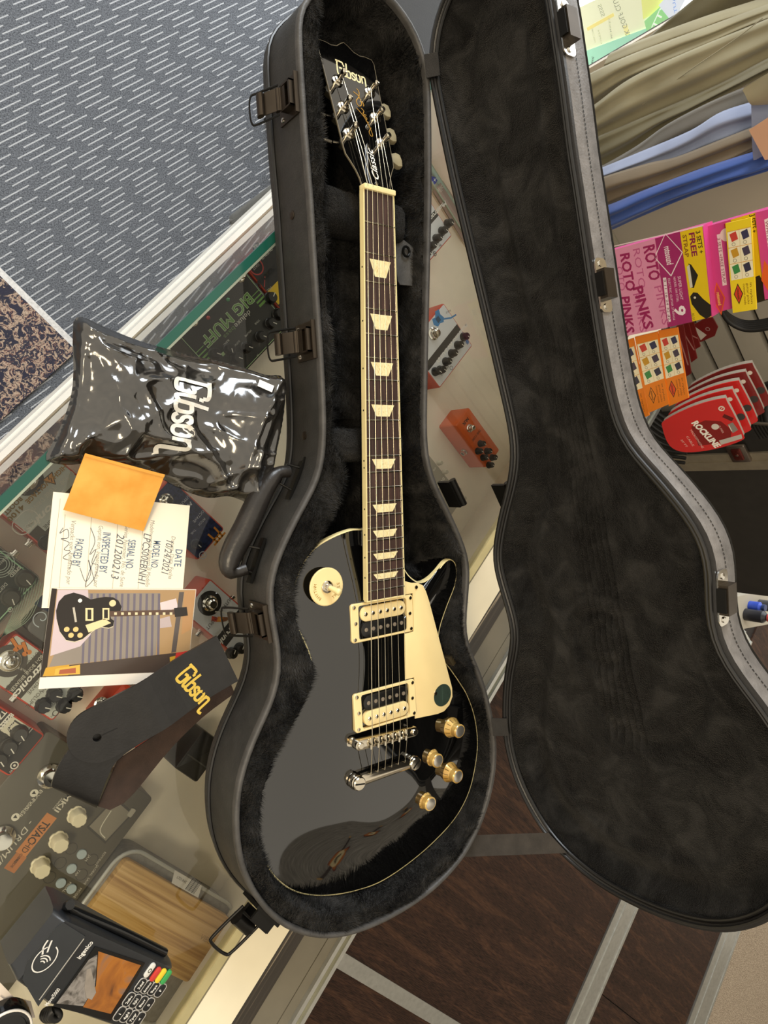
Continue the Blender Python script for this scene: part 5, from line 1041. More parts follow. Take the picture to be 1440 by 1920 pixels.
W_ = lambda p: A_ + ax * p.x + sd_ * p.y + up_ * (endz(p.x) + p.z) - sp0
sl = at(218, 1362, 26); MB().ribbon([(hx + 4, hy), ((sl - A_).dot(ax), (sl - A_).dot(sd_))], 1.0, lambda p: W_(Vector((p.x, p.y, .25))), 1).build('slit', mat('slit_black', '#080707', .8, ns=20, na=.1), se)
l0, l1 = at(341, 1262, 38), at(393, 1318, 38); v_ = l1 - l0; v2 = Vector((v_.dot(ax), v_.dot(sd_))); cm = (l0 + l1) / 2
lg = MB(); script_logo(lg, v2.length * 1.02, ((cm - A_).dot(ax), (cm - A_).dot(sd_)), math.degrees(math.atan2(v2.y, v2.x)), .5, .3, W_, tall=1.1); lg.build('logo', mat('gold_foil', '#d9b84e', .35, .3, ns=30, na=.05), se)
# --- card terminal
tc = [at(24, 1812, 40), at(112, 1700, 40), at(330, 1812, 30), at(232, 1950, 30)]
U = (tc[1] - tc[0]).normalized(); V0 = (tc[2] - tc[1]); V_ = (V0 - U * V0.dot(U)).normalized()   # U to its right, V_ towards the keys
tor = (tc[0] + tc[1]) / 2; tw = (tc[1] - tc[0]).length; tl_ = V0.dot(V_); tor = Vector((tor.x, tor.y, 0))
RT = Matrix([U, -V_, Vector((0, 0, 1))]).transposed(); term = empty('card_terminal', tor, RT, 'black payment card terminal with colour screen and keypad at the lower left', 'card terminal')
TB = mat('terminal_black', '#232528', .3, ns=30, na=.1, bump=.05, bs=900); TG = mat('terminal_gloss', '#111213', .12, ns=20, na=.1)
def tz(y):   # height of its face along its length (0 at the paper end)
    t = -y / tl_; return 60 - 24 * t
def tf_(p): return Vector((p[0], p[1], float(tz(p[1])) + p[2]))
rows = []
N_ = 18
for i in range(N_ + 1):
    y = 8 - (tl_ + 8) * i / N_; w = tw / 2 * 1.05; e_ = 1 if 0 < i < N_ else .93; zt = float(tz(min(0, y))) * (1 if 0 < i < N_ else .8)
    rows.append([Vector((x * w * e_ * (1 + .36 * min(1, i / 6) if x < 0 else 1), y, z)) for x, z in ((-1, 3), (-1.0, zt * .55), (-.97, zt - 6), (-.9, zt - .8), (-.8, zt), (0, zt + .4), (.8, zt), (.9, zt - .8), (.97, zt - 6), (1.0, zt * .55), (1, 3))])
m_ = MB().sheet(rows); m_.add(rows[0], [tuple(range(10, -1, -1))]); m_.add(rows[-1], [tuple(range(11))]); m_.add([r[0] for r in rows] + [r[-1] for r in rows], [(i, i + 1, N_ + 2 + i, N_ + 1 + i) for i in range(N_)]); m_.build('housing', TB, term, 45)
def tq(px, py, lift=0):
    P = at(px, py, 40)
    for _ in range(8):
        v = RT.transposed() @ (P - tor); P = at(px, py, float(tz(min(0, v.y))) + lift)
    v = RT.transposed() @ (P - tor); return v
def tpoly(name, px, m, lift, par=term, th=1.0):
    L = [tq(*p) for p in px]; L = ccw([(v.x, v.y) for v in L]); return MB().prism(L, lift - th, lift, f=lambda p: tf_((p.x, p.y, p.z))).build(name, m, par)
lidp = [(58, 1826), (72, 1800), (96, 1772), (118, 1731), (158, 1762), (112, 1866), (80, 1874)]
tpoly('paper_lid', [(46, 1836), (55, 1800), (72, 1782), (106, 1740), (122, 1728), (164, 1756), (76, 1888)], mat('terminal_lid', '#2e3134', .38, ns=40, na=.12), 1.2)
ll_ = MB(); A, B = tq(78, 1874), tq(160, 1760); ll_.ribbon([(A.x, A.y), (B.x, B.y)], 1.2, lambda p: tf_((p.x, p.y, 1.6)), 1); ll_.build('lid_seam', mat('seam_grey2', '#a7a49c', .4, ns=30, na=.05), term)
scp = [(182, 1775), (276, 1808), (212, 1918), (104, 1888)]
scr = tpoly('screen', scp, TG, 1.2)
SCR = NT('screen_picture', .15); n_ = SCR.noise(26, 3, dist=1); SCRM = SCR.out(SCR.ramp(n_, [(.3, '#3a2a26'), (.45, '#8a5528'), (.6, '#a3672c'), (.75, '#6a6460')]))
tpoly('picture', [(188, 1784), (268, 1812), (212, 1904), (160, 1890), (184, 1850)], SCRM, 1.5, scr, .3)
SCRG = NT('screen_picture_grey', .15); n_ = SCRG.noise(45, 3, dist=2); SCRGM = SCRG.out(SCRG.ramp(n_, [(.35, '#4a4642'), (.55, '#8c8782'), (.75, '#5b5552')])); tpoly('picture', [(170, 1800), (186, 1790), (182, 1850), (160, 1888), (110, 1882)], SCRGM, 1.6, scr, .3)
tpoly('picture', [(166, 1818), (174, 1815), (184, 1862), (176, 1876), (166, 1872), (162, 1852)], mat('pale_overlay', '#8d857c', .2, ns=60, na=.15), 1.9, scr, .2)
wr = MB()
def twrite(t, a, b, size, lift=1.5, bold=.02, mb=None):
    A, B = tq(*a), tq(*b); write(mb if mb is not None else wr, t, size, ((A.x + B.x) / 2, (A.y + B.y) / 2), math.degrees(math.atan2(B.y - A.y, B.x - A.x)), lift, bold, w=(B - A).length, f=lambda p: tf_((p.x, p.y, p.z)))
twrite('ingenico', (151, 1798), (176, 1766), 7.5, .8); twrite('Move/5000', (91, 1887), (115, 1855), 6, .8, .01)
A = tq(88, 1797); k_ = MB()
k_.ribbon([(A.x + 12 * math.cos(a), A.y + 10 * math.sin(a)) for a in [math.radians(40 + 310 * i / 16) for i in range(17)]], 1.1, lambda p: tf_((p.x, p.y, 1.6)), 2)
for r in (3, 5.5, 8): k_.ribbon([(A.x - 5 + r * math.cos(a), A.y + r * math.sin(a)) for a in [math.radians(-45 + 15 * i) for i in range(7)]], 1.1, lambda p: tf_((p.x, p.y, 1.6)), 2)
k_.ribbon([(A.x + 3, A.y + 6), (A.x + 8, A.y + 10), (A.x + 14, A.y + 11)], 1.6, lambda p: tf_((p.x, p.y, 1.6)), 3).ribbon([(A.x + 6, A.y + 3), (A.x + 10, A.y + 5), (A.x + 15, A.y + 7)], 1.6, lambda p: tf_((p.x, p.y, 1.6)), 3)
k_.build('contactless_mark', ink('#dcdad4'), term); wr.build('lettering', ink('#e6e4de'), term)
KEYM = mat('key_black', '#17181a', .3, ns=30, na=.1); RIMM = mat('key_rim', '#aeaaa4', .4, ns=30, na=.05)
def key(px, py, m, t='', w=8.5, h=12.5, rim=True, col='#e6e4de', size=6.5):
    v = tq(px, py); R = rrect(w, h, 3, 4, (0, 0)); ca = math.radians(0); f2 = lambda p: tf_((v.x + p.x, v.y + p.y, p.z))
    a0, b0 = (0, 1)
    k = MB().prism(ccw(rrect(h, w, 3, 4)), -1, 2.0, .6, f=f2).build('key', m, term, 30)
    if rim: MB().tube([f2(Vector((p[0], p[1], 1.2))) for p in rrect(h + 1, w + 1, 3.4, 4)], .55, 6, True).build('key_rim', RIMM, k, 60)
    if t: w_ = MB(); write(w_, t, size, (0, 0), 0, 2.2, .02, f=f2); w_.build('lettering', ink(col), k)
for c_, col, t in (((285, 1822), '#d5d3cc', 'O'), ((296, 1830), '#c23a32', ''), ((306, 1833), '#e0c233', ''), ((316, 1836), '#3a9a52', '')): key(c_[0], c_[1], mat('key_' + col[1:], col, .35, ns=20, na=.05), t, 6.5, 15, False, '#3a3834', 6)
for i, t in enumerate(('3', '6', '9', 'F')): key(268 + 12.4 * i, 1850 + 3.6 * i, KEYM, t + ('def', 'mno', 'xyz', '')[i], size=4.5)
for i, t in enumerate(('2', '5', '8', '0')): key(246 + 12.4 * i, 1877 + 3.6 * i, KEYM, t + ('abc', 'jkl', 'tuv', '')[i], size=4.5)
for i, t in enumerate(('1', '4', '7', '<')): key(229 + 12.4 * i, 1904 + 3.6 * i, KEYM, t + ('', 'ghi', 'pqr', '')[i], size=4.5)
rd = MB(); rd.tube(spline([tf_((tq(135, 1700).x, 2, -6)), Vector((tw / 2 + 3, -10, 40)), Vector((tw / 2 + 5, -.45 * tl_, 34)), Vector((tw / 2 + 4, -.9 * tl_, 24))], 6), 4.5, 8); rd.build('card_slot', TG, term, 60)
# coiled lead, receipts and a round tin at the border
cl = [at(88 + 10 * math.cos(k * .7) + k * .5, 1903 + 9 * math.sin(k * .7), 6 + .6 * k) for k in range(34)]; cc_ = at(90, 1903, 0)
e = empty('coiled_cable', cc_, None, 'black coiled cable beside the card terminal', 'cable'); MB().tube([p - cc_ for p in spline(cl, 3)], 3.4, 8).build('lead', mat('black_rubber', '#141414', .5, ns=60, na=.15), e, 60)
RC = mat('receipt_paper', '#e6d9cb', .7, ns=12, na=.03)
for k, (pp, lb) in enumerate((([(0, 1842), (34, 1878), (66, 1905), (20, 1925), (-30, 1890)], 'pale receipt slips spread under the round tin'), ([(38, 1872), (58, 1878), (66, 1908), (44, 1912)], 'small folded receipt beside the coiled cable'), ([(0, 1868), (30, 1890), (64, 1930), (10, 1940), (-20, 1900)], 'pale receipt uppermost at the left bottom corner'))):
    s_ = Sheet('receipt', [at(a, b, .8 + k) for a, b in pp], lb, 'paper', RC, .5, group='loose receipts'); s_.done()
c_ = at(8, 1915, 3); e = empty('round_tin', c_, None, 'round black tin with white rim at the bottom left corner', 'tin')
MB().lathe([(22, 0), (22, 16), (20, 19), (17, 20), (16, 18), (.5, 18)], 36).build('body', TG, e, 40); MB().tube([(20.6 * math.cos(k * math.pi / 18), 20.6 * math.sin(k * math.pi / 18), 18.6) for k in range(36)], 1.3, 8, True).build('rim', mat('white_rim', '#e6e2dc', .3, ns=20, na=.03), e, 60)
# ================================================================ DISPLAY WALL, STRING BOXES, CABLE CARDS, SHIRTS, WINDOW
SW = 1000.0                                                        # the slat wall stands across the counter's end at s = SW
def onS(px, py, s=SW): return onplane(px, py, DS * s, DS)
def nz(p): return Vector((p.dot(DN), p.z))
RW = Matrix([DN, Vector((0, 0, 1)), DN.cross(Vector((0, 0, 1)))]).transposed()   # x = n, y = up, z = towards the viewer
wall = empty('wall_back', sn(SW, 0, FLOOR), None); wall['kind'] = 'structure'; wall['label'] = 'grey slat wall behind the string boxes and cables'
WB = mat('warm_grey_board', '#c9bfae', .55, ns=6, na=.05); SLT = mat('grey_slat', '#a9a397', .5, ns=7, na=.06)
OW = sn(SW, 0, FLOOR)
def wbox(name, n0, n1, z0, z1, d0, d1, m, parent=wall, org=OW):
    return MB().add([sn(SW - d, n, z) - org for d in (d0, d1) for n in (n0, n1) for z in (z0, z1)], [(0, 1, 3, 2), (4, 6, 7, 5), (0, 4, 5, 1), (2, 3, 7, 6), (0, 2, 6, 4), (1, 5, 7, 3)]).build(name, m, parent)
NM = nz(onS(1420, 1106, 1000)).x
wbox('backing', 200, NM, FLOOR, 1500, -30, -18, mat('slat_groove', '#35322d', .8, ns=9, na=.1))
p0 = onS(1345, 660); p1 = onS(1380, 640); p2 = onS(1425, 645)
pitch = 78.0; zz = nz(onS(1375, 640)).y % pitch
k0 = -13
for k in range(k0, 20):
    z = zz + pitch * k
    if z < FLOOR or z > 1400: continue
    wbox('slat', 860, NM, z + 7, z + pitch - 7, -18, 0, SLT)
wbox('board', 200, 856, FLOOR, 1500, -18, 2, WB)
# --- shirts on the rail beyond the counter
def cloth(name, col, col2=None):
    g = NT(name, .85); n = g.noise(700, 2); b = g.noise(9, 3); g.b.inputs['Sheen Weight'].default_value = .25; g.b.inputs['Specular IOR Level'].default_value = .15
    c = C(col); return g.out(g.ramp(b, [(.3, tuple(x * .86 for x in c[:3]) + (1,)), (.7, tuple(min(1, x * 1.1) for x in c[:3]) + (1,))]), n, .25, .0006)
OLV = cloth('olive_cotton', '#918b72'); OLD = cloth('dark_olive_cotton', '#6e6953'); LBL = cloth('pale_blue_cotton', '#8d98b4'); BRO = cloth('brown_olive_cotton', '#6d6150'); ROY = cloth('royal_blue_cotton', '#37508f'); GRB = cloth('grey_olive_cotton', '#63605a')
NS = 64
def shirt(k, top, bot, m, label, folds=3, amp=16, seed=1, left=None, parts=()):
    """hanging garment seen from its side; top and bot are its upper and lower outlines in the photograph"""
    s_ = 985 - 42 * k; ex = lambda L: L + [(L[-1][0] + 330, L[-1][1] + (L[-1][1] - L[-2][1]) / (L[-1][0] - L[-2][0]) * 330)]; top, bot = ex(top), ex(bot)
    T = resample(spline([onS(a, b, s_) for a, b in top], 5), NS, False); B = resample(spline([onS(a, b, s_) for a, b in bot], 5), NS, False)
    c = sum(T, Vector()) / NS; e = empty('shirt', c, None, label, 'shirt', 'shirts hanging on the rail')
    rows = []; M_ = 26
    for j in range(M_ + 1):
        v = j / M_; r = []
        for i in range(NS):
            u = i / 43.0; p = T[i].lerp(B[i], v)
            w = 1.35 * amp * math.sin(math.pi * v) ** .45 * (.75 + .25 * math.cos(folds * 2 * math.pi * v + 1.6 * u + seed)) + 8 * float(vnoise(np.array(u * 300), np.array(v * 90), 34, seed)) * min(1, 6 * v, 6 * (1 - v))
            r.append(p - DS * w - c)
        rows.append(r)
    mb = MB().sheet(rows); back = [[q + DS * 9 for q in (rows[0][i], rows[-1][i])] for i in range(NS)]
    mb.sheet(back); mb.sheet([rows[0], [b[0] for b in back]]); mb.sheet([[b[1] for b in back], rows[-1]]); mb.sheet([[r[0] for r in rows], [r[0] + DS * 9 for r in rows]])
    mb.build('cloth', m, e, 70)
    for px, w in parts:
        P = [onS(a, b, s_ - amp - 2) - c for a, b in px]; MB().tube(spline(P, 5), w, 6).build('seam', m, e, 60)
    return e
shirt(0, [(1190,92),(1240,50),(1310,-8),(1380,-60)], [(1195,100),(1300,60),(1400,16),(1520,-30)], OLD, 'dark olive shirt at the back of the rail, right under the window posters', 1, 10, 2)
shirt(1, [(1141,103),(1200,78),(1320,34),(1440,-4),(1540,-40)], [(1139,124),(1200,100),(1320,56),(1430,14),(1540,-30)], OLV, 'olive shirt with rounded hem corner against the mint green poster', 1, 16, 3)
shirt(2, [(1050,172),(1100,143),(1180,106),(1300,62),(1430,14),(1540,-28)], [(1050,240),(1107,206),(1180,152),(1300,98),(1440,36),(1540,-10)], OLV, 'olive shirt lit along its upper fold, third from the window', 2, 18, 4)
shirt(3, [(1050,236),(1107,203),(1180,150),(1300,95),(1440,38),(1540,-12)], [(1060,292),(1113,264),(1230,214),(1340,166),(1440,114),(1540,70)], OLV, 'wide olive shirt with a long diagonal seam', 2, 20, 6, parts=[([(1205,196),(1290,134),(1375,76),(1430,34)], .9)])
shirt(4, [(1060,288),(1113,262),(1230,212),(1340,164),(1440,112),(1540,66)], [(1070,330),(1120,320),(1180,288),(1246,238),(1330,192),(1440,135),(1540,90)], OLD, 'narrow olive brown shirt above the grey one', 2, 16, 7)
shirt(5, [(1080,332),(1123,316),(1190,278),(1250,236),(1340,190),(1440,150),(1540,110)], [(1080,340),(1124,322),(1190,296),(1290,252),(1370,222),(1440,196),(1540,160)], GRB, 'dark grey olive shirt just above the pale blue one', 1, 14, 8)
shirt(6, [(1080,336),(1124,319),(1190,292),(1290,250),(1350,214),(1440,186),(1540,150)], [(1085,358),(1128,338),(1215,312),(1262,302),(1340,272),(1440,234),(1540,190)], LBL, 'pale blue shirt between the olive ones', 2, 16, 9)
shirt(7, [(1085,354),(1128,336),(1215,310),(1262,300),(1340,270),(1440,230),(1540,188)], [(1090,405),(1136,390),(1200,364),(1300,326),(1370,304),(1440,272),(1540,236)], BRO, 'brown olive shirt directly above the royal blue one', 2, 18, 10)
shirt(8, [(1090,402),(1137,389),(1200,363),(1300,325),(1370,302),(1440,280),(1540,244)], [(1090,448),(1141,433),(1200,406),(1300,364),(1370,340),(1440,318),(1540,286)], ROY, 'royal blue shirt lowest on the rail, over the grey board', 2, 18, 11)
# sleeve, blue hem and blank tag at the right border
def slip(name, px, s_, m, label, cat, amp=8, seed=3):
    P = [onS(a, b, s_) for a, b in px]; c = sum(P, Vector()) / len(P); e = empty(name, c, None, label, cat); rows = []
    for j in range(9):
        v = j / 8; rows.append([P[0].lerp(P[1], i / 8).lerp(P[3].lerp(P[2], i / 8), v) - c - DS * amp * (math.sin(math.pi * v) * .8 + .35 * math.sin(5 * v + 3 * i / 8 + seed)) for i in range(9)])
    MB().sheet(rows).sheet([[q + DS * 5 for q in r] for r in rows[::-1]]).build('cloth', m, e, 70); return e
slip('shirt_sleeve', [(1392,168),(1460,128),(1470,196),(1412,196)], 620, OLV, 'short olive sleeve end at the right border above the blank tag', 'sleeve')
slip('shirt_hem', [(1408,176),(1450,190),(1452,300),(1414,300)], 640, LBL, 'pale blue hem hanging under the olive sleeve end', 'hem')
e = Sheet('swing_tag', [onS(1404, 244, 600), onS(1450, 214, 600), onS(1462, 296, 600), onS(1434, 300, 600)], 'blank pinkish card tag at the right border', 'tag', mat('buff_card', '#cfa88a', .6, ns=20, na=.04), 1.2); e.done()
# --- shop window with posters seen from behind, beyond the shirts
wn = empty('window_1', sn(2100, 0, FLOOR), None); wn['kind'] = 'structure'; wn['label'] = 'bright shop window with posters beyond the shirts'
OWN = sn(2100, 0, FLOOR)
def nbox(name, s0, s1, n0, n1, z0, z1, m): return MB().add([sn(s, n, z) - OWN for s in (s0, s1) for n in (n0, n1) for z in (z0, z1)], [(0, 1, 3, 2), (4, 6, 7, 5), (0, 4, 5, 1), (2, 3, 7, 6), (0, 2, 6, 4), (1, 5, 7, 3)]).build(name, m, wn)
DAY = mat('daylight', '#f2f7fb', .9, emit=3.2); nbox('daylight_pane', 2140, 2145, -340, 2600, -960, 1500, DAY)
nbox('sill', 1980, 2130, -400, 2600, -1000, -975, WHITE); nbox('mullion', 2080, 2130, -420, -380, -980, 1500, WHITE)
POS = lambda h: mat('poster_' + h[1:], h, .7, emit=.5, ns=5, na=.05)  # paper and print glow, standing in for the daylight behind them
PSN = [2096]
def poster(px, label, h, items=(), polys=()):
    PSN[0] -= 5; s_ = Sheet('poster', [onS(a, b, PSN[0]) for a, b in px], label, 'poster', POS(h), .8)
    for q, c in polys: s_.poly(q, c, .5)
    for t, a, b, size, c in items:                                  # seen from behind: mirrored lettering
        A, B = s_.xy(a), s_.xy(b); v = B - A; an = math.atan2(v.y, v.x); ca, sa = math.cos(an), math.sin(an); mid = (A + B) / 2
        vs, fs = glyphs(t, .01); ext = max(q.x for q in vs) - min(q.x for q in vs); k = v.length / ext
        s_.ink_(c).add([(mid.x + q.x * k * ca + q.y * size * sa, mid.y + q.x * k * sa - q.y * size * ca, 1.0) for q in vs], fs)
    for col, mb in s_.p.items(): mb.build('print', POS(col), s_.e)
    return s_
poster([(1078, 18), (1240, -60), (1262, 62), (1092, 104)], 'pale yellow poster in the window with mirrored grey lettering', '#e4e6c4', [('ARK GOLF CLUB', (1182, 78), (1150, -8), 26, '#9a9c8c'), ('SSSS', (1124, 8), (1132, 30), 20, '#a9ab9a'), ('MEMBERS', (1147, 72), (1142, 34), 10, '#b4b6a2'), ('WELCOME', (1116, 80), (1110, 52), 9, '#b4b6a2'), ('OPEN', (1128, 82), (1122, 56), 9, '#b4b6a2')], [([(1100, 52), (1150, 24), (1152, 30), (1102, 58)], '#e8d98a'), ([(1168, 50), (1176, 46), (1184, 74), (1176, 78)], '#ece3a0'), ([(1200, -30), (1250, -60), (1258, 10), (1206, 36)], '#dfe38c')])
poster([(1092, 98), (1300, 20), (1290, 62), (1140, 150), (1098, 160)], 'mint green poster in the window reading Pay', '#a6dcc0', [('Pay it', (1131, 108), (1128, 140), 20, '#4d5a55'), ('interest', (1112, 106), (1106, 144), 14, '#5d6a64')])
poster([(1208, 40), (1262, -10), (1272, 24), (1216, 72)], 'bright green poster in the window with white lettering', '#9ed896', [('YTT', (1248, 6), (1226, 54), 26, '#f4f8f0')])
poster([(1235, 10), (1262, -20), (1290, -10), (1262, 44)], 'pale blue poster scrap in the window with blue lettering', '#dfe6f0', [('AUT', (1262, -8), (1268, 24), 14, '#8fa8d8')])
# --- flight case standing under the cables: front face across s
FS = 820.0
fc0 = sn(FS, 900, FLOOR); fcs = empty('flight_case', fc0, None, 'black upright flight case with aluminium edge and butterfly catch below the red cable cards', 'flight case')
FB = mat('black_case_board', '#2b2926', .6, ns=30, na=.15, bump=.1, bs=300)
def fpt(px, py, s=FS): v = nz(onS(px, py, s)); return v
na = (fpt(1400, 868).x + fpt(1300, 892).x) / 2; nb = fpt(1400, 1113).x; nl = (fpt(1400, 838).x + fpt(1300, 862).x) / 2; n0 = (fpt(1400, 818).x + fpt(1300, 838).x) / 2
def fbox(name, n0, n1, z0, z1, s0, s1, m, par=fcs): return MB().add([sn(s, n, z) - fc0 for s in (s0, s1) for n in (n0, n1) for z in (z0, z1)], [(0, 1, 3, 2), (4, 6, 7, 5), (0, 4, 5, 1), (2, 3, 7, 6), (0, 2, 6, 4), (1, 5, 7, 3)]).build(name, m, par)
fbox('body', na, nb, FLOOR, 420, FS, FS + 150, FB); fbox('lid', n0, nl, FLOOR, 420, FS + 2, FS + 150, mat('lid_board', '#23211f', .6, ns=30, na=.15))
fbox('edge_strip', nl, na, FLOOR, 420, FS - 4, FS + 40, mat('dull_aluminium', '#a89f8c', .42, .6, ns=40, na=.08)); fbox('edge_ridge', nl + .44 * (na - nl), nl + .54 * (na - nl), FLOOR, 420, FS - 7, FS, mat('dull_aluminium', '#a89f8c'))
lc = onS(1386, 848, FS - 4); ln, lz = lc.dot(DN), lc.z
ct = MB().prism(rrect(62, 52, 6, 4), 0, 9, 2, f=lambda p: sn(FS - 4 - p.z, ln + p.x, lz + p.y) - fc0).build('catch', mat('catch_steel', '#8a7f76', .25, .9, ns=40, na=.1), fcs, 30)
MB().prism(rrect(40, 26, 4, 4), 9, 14, 2, f=lambda p: sn(FS - 4 - p.z, ln + p.x - 2, lz + p.y) - fc0).build('catch_wing', mat('catch_red_reflex', '#7d3a34', .2, .8, ns=20, na=.2), ct, 30)
MB().lathe([(4, 14), (4, 16), (.3, 16.4)], 12, (0, 0, 0)).build('rivet', CHROME, ct, 40, f=lambda p: sn(FS - 4 - p.z, ln + p.x - 2, lz + p.y) - fc0)
# --- boxes of strings
BD = 1100.0
P0 = atd(1150, 466, BD); hb = Vector((math.cos(math.radians(-67)), math.sin(math.radians(-67)), 0)); NB = Vector((hb.y, -hb.x, 0)); NB = NB if NB.dot(CAM - P0) > 0 else -NB
PK = mat('string_box_pink', '#d0478c', .4, ns=9, na=.04)
def onB(px, py, back=0): return onplane(px, py, P0 - NB * back, NB)
def strbox(corner, back, label, name='string_box', depth=28, m=PK):
    s_ = Sheet(name, [onB(a, b, back) for a, b in corner], label, 'box', None, .5, group=None); L = ccw([(q.x, q.y) for q in s_.L]); MB().prism(L, -depth, 0).build('carton', m, s_.e); return s_
b1 = strbox([(1138, 472), (1318, 423), (1336, 594), (1170, 631)], 0, 'lowest pink string box with magenta band and yellow strap panel')
b1.poly([(1138, 472), (1228, 447), (1252, 614), (1170, 631)], '#e093b6', .1).poly([(1228, 447), (1275, 434), (1299, 603), (1252, 614)], '#a32a6a', .1).poly([(1275, 435), (1317, 424), (1334, 594), (1298, 603)], '#e6c51d', .1)
MG = '#9c1f5c'; b1.text('ROTO', (1215, 460), (1227, 525), 26, MG, .2, .03).text('PINKS', (1194, 537), (1216, 616), 24, MG, .2, .03).text('ROTO', (1170, 475), (1182, 545), 23, MG, .2, .03).text('PINKS', (1170, 556), (1180, 624), 24, MG, .2, .03)
for t, a, b in (('ROTO', (1192, 466), (1204, 540)), ('PINKS', (1232, 536), (1248, 608)), ('PINKS', (1192, 550), (1206, 622)), ('OTO', (1160, 500), (1166, 545))): b1.text(t, a, b, 17, '#c25c8e', .18)
b1.diamond((1253, 478), 44, 62, (1250, 450), (1258, 508), '#f0dfe8', .2, 1.6).text('rotosound', (1250, 462), (1256, 496), 15, '#f0dfe8', .2, .02)
for t, a, b, s in (('SUPER LIGHT', (1273, 518), (1278, 562), 7), ('NICKEL ON STEEL', (1264, 519), (1271, 566), 5), ('ELECTRIC GUITAR STRINGS', (1254, 522), (1264, 600), 5)): b1.text(t, a, b, s, '#eccfdf')
b1.text('9', (1272, 574), (1276, 592), 24, '#f4e6ee', bold=.03).poly([(1243, 521), (1249, 520), (1258, 603), (1252, 604)], '#ecd9e2', .16).text('9 11 16 24 32 42', (1246, 524), (1255, 600), 5.5, '#7a2450', .22)
b1.text('3 SETS +', (1308, 433), (1315, 475), 9, '#3a3018', .2, .02).text('FREE', (1296, 436), (1302, 480), 11.5, '#8a2348', .2, .03).text('STRAP', (1283, 440), (1288, 482), 8.5, '#8a5a1c', .2, .02).text('RS-51', (1299, 588), (1301, 600), 5, '#4a3c18')
b1.poly([(1291, 494), (1296, 496), (1309, 516), (1301, 540), (1295, 539)], '#26221c', .2).poly([(1288, 500), (1293, 496), (1299, 538), (1294, 540)], '#cfcabb', .25).poly([(1294, 556), (1300, 548), (1308, 549), (1318, 560), (1333, 572), (1334, 592), (1324, 598), (1312, 590), (1297, 570)], '#26221c', .2).disc((1303, 558), 1.8, '#d8d2c0', 0, .3)
b1.line([(1150, 462), (1318, 423)], 1.5, '#f2d9e4', .3).done(.35)
b2 = strbox([(1300, 432), (1424, 396), (1440, 562), (1318, 592)], 14, 'middle pink string box with orange diamond, above the magenta banded one')
b2.poly([(1370, 412), (1424, 396), (1440, 562), (1388, 576)], '#e6c51d', .1).poly([(1344, 440), (1351, 438), (1363, 534), (1355, 536)], '#f0d9e0', .15).text('3 SETS +FREE STRAP', (1347, 446), (1358, 530), 6, '#8a2348', .2).poly([(1358, 420), (1372, 415), (1388, 560), (1376, 564)], '#b8252c', .16).disc((1362, 440), 9, '#f0d9d6', 0, .2)
b2.diamond((1348, 560), 19, 50, (1344, 540), (1350, 580), '#e2622a', .2).diamond((1348, 560), 15, 42, (1344, 540), (1350, 580), '#c23a5a', .24).text('rotosound', (1346, 548), (1350, 572), 7, '#f0d060', .26, .02).text('3 SETS +', (1409, 402), (1414, 436), 10, '#3a3018', .2, .02).poly([(1414, 520), (1424, 516), (1438, 540), (1440, 562), (1420, 568)], '#26221c', .2).done(.35)
b3 = strbox([(1416, 399), (1500, 376), (1516, 540), (1434, 562)], 10, 'topmost pink string box at the right border')
b3.poly([(1433, 412), (1442, 408), (1452, 492), (1444, 494)], '#f0d9e0', .15).text('WHITE STRAP', (1437, 414), (1446, 488), 6, '#8a2348', .2).diamond((1440, 522), 18, 52, (1434, 500), (1442, 540), '#e2622a', .2).done(.35)
ORC = mat('plectrum_card_orange', '#e5801f', .45, ns=9, na=.04); YEC = mat('plectrum_card_yellow', '#ecd025', .45, ns=9, na=.04)
COLS = (('#c9443a', '#3a3a58'), ('#c8962e', '#4a4052'), ('#3f8a4c', '#38364a'))
def pickcard(corner, back, label, m, acc, low):
    """corner: bottom-left, top-left, top-right, bottom-right in the photograph (its own top lies to the right)"""
    a, b, c, d = corner; s_ = strbox([a, b, c, d], back, label, 'plectrum_card', 3, m); L = lambda u, v: (a[0] + (b[0] - a[0]) * u + (d[0] - a[0]) * v + (a[0] - b[0] + c[0] - d[0]) * u * v, a[1] + (b[1] - a[1]) * u + (d[1] - a[1]) * v + (a[1] - b[1] + c[1] - d[1]) * u * v)
    s_.poly([L(.05, .1), L(.97, .1), L(.97, .64), L(.05, .64)], '#efe6c8', .1)
    for i in range(3):
        v0 = .1 + .18 * i; s_.line([L(.05, v0), L(.97, v0)], .8, '#d9a24a', .15)
        for j in range(2): u = .28 + .45 * j; s_.poly([L(u - .16, v0 + .03), L(u + .1, v0 + .01), L(u + .17, v0 + .1), L(u - .08, v0 + .12)], COLS[i][j], .2).disc(L(u - .02, v0 + .148), 2.4, '#5a5248', 1.9, .2)
    s_.line([L(.51, .1), L(.51, .64)], .6, '#d9c08a', .15).diamond(L(.3, .8), 13, 30, L(.3, .7), L(.3, .9), '#2e2a18', .2).diamond(L(.3, .8), 10.5, 25, L(.3, .7), L(.3, .9), acc, .24).text('rotosound', L(.29, .74), L(.31, .86), 5, '#2e2a18', .28, .02)
    for k, t in enumerate(('custom made', 'guitar picks', 'in nylon')): s_.text(t, L(.56 + .14 * k, .7), L(.56 + .14 * k, .93), 4.5, '#7a4a1c')
    return s_.done(.4)
pickcard([(1360, 419), (1408, 408), (1418, 580), (1374, 587)], -3, 'yellow plectrum card clipped over the middle pink box', YEC, '#d9442c', 0)
pickcard([(1234, 620), (1270, 614), (1291, 746), (1254, 762)], 6, 'orange plectrum card nearest the red cable cards', ORC, '#e2502c', 0)
pickcard([(1190, 632), (1232, 622), (1254, 758), (1217, 774)], 4, 'orange plectrum card second from the red cable cards', ORC, '#e88a2c', 0)
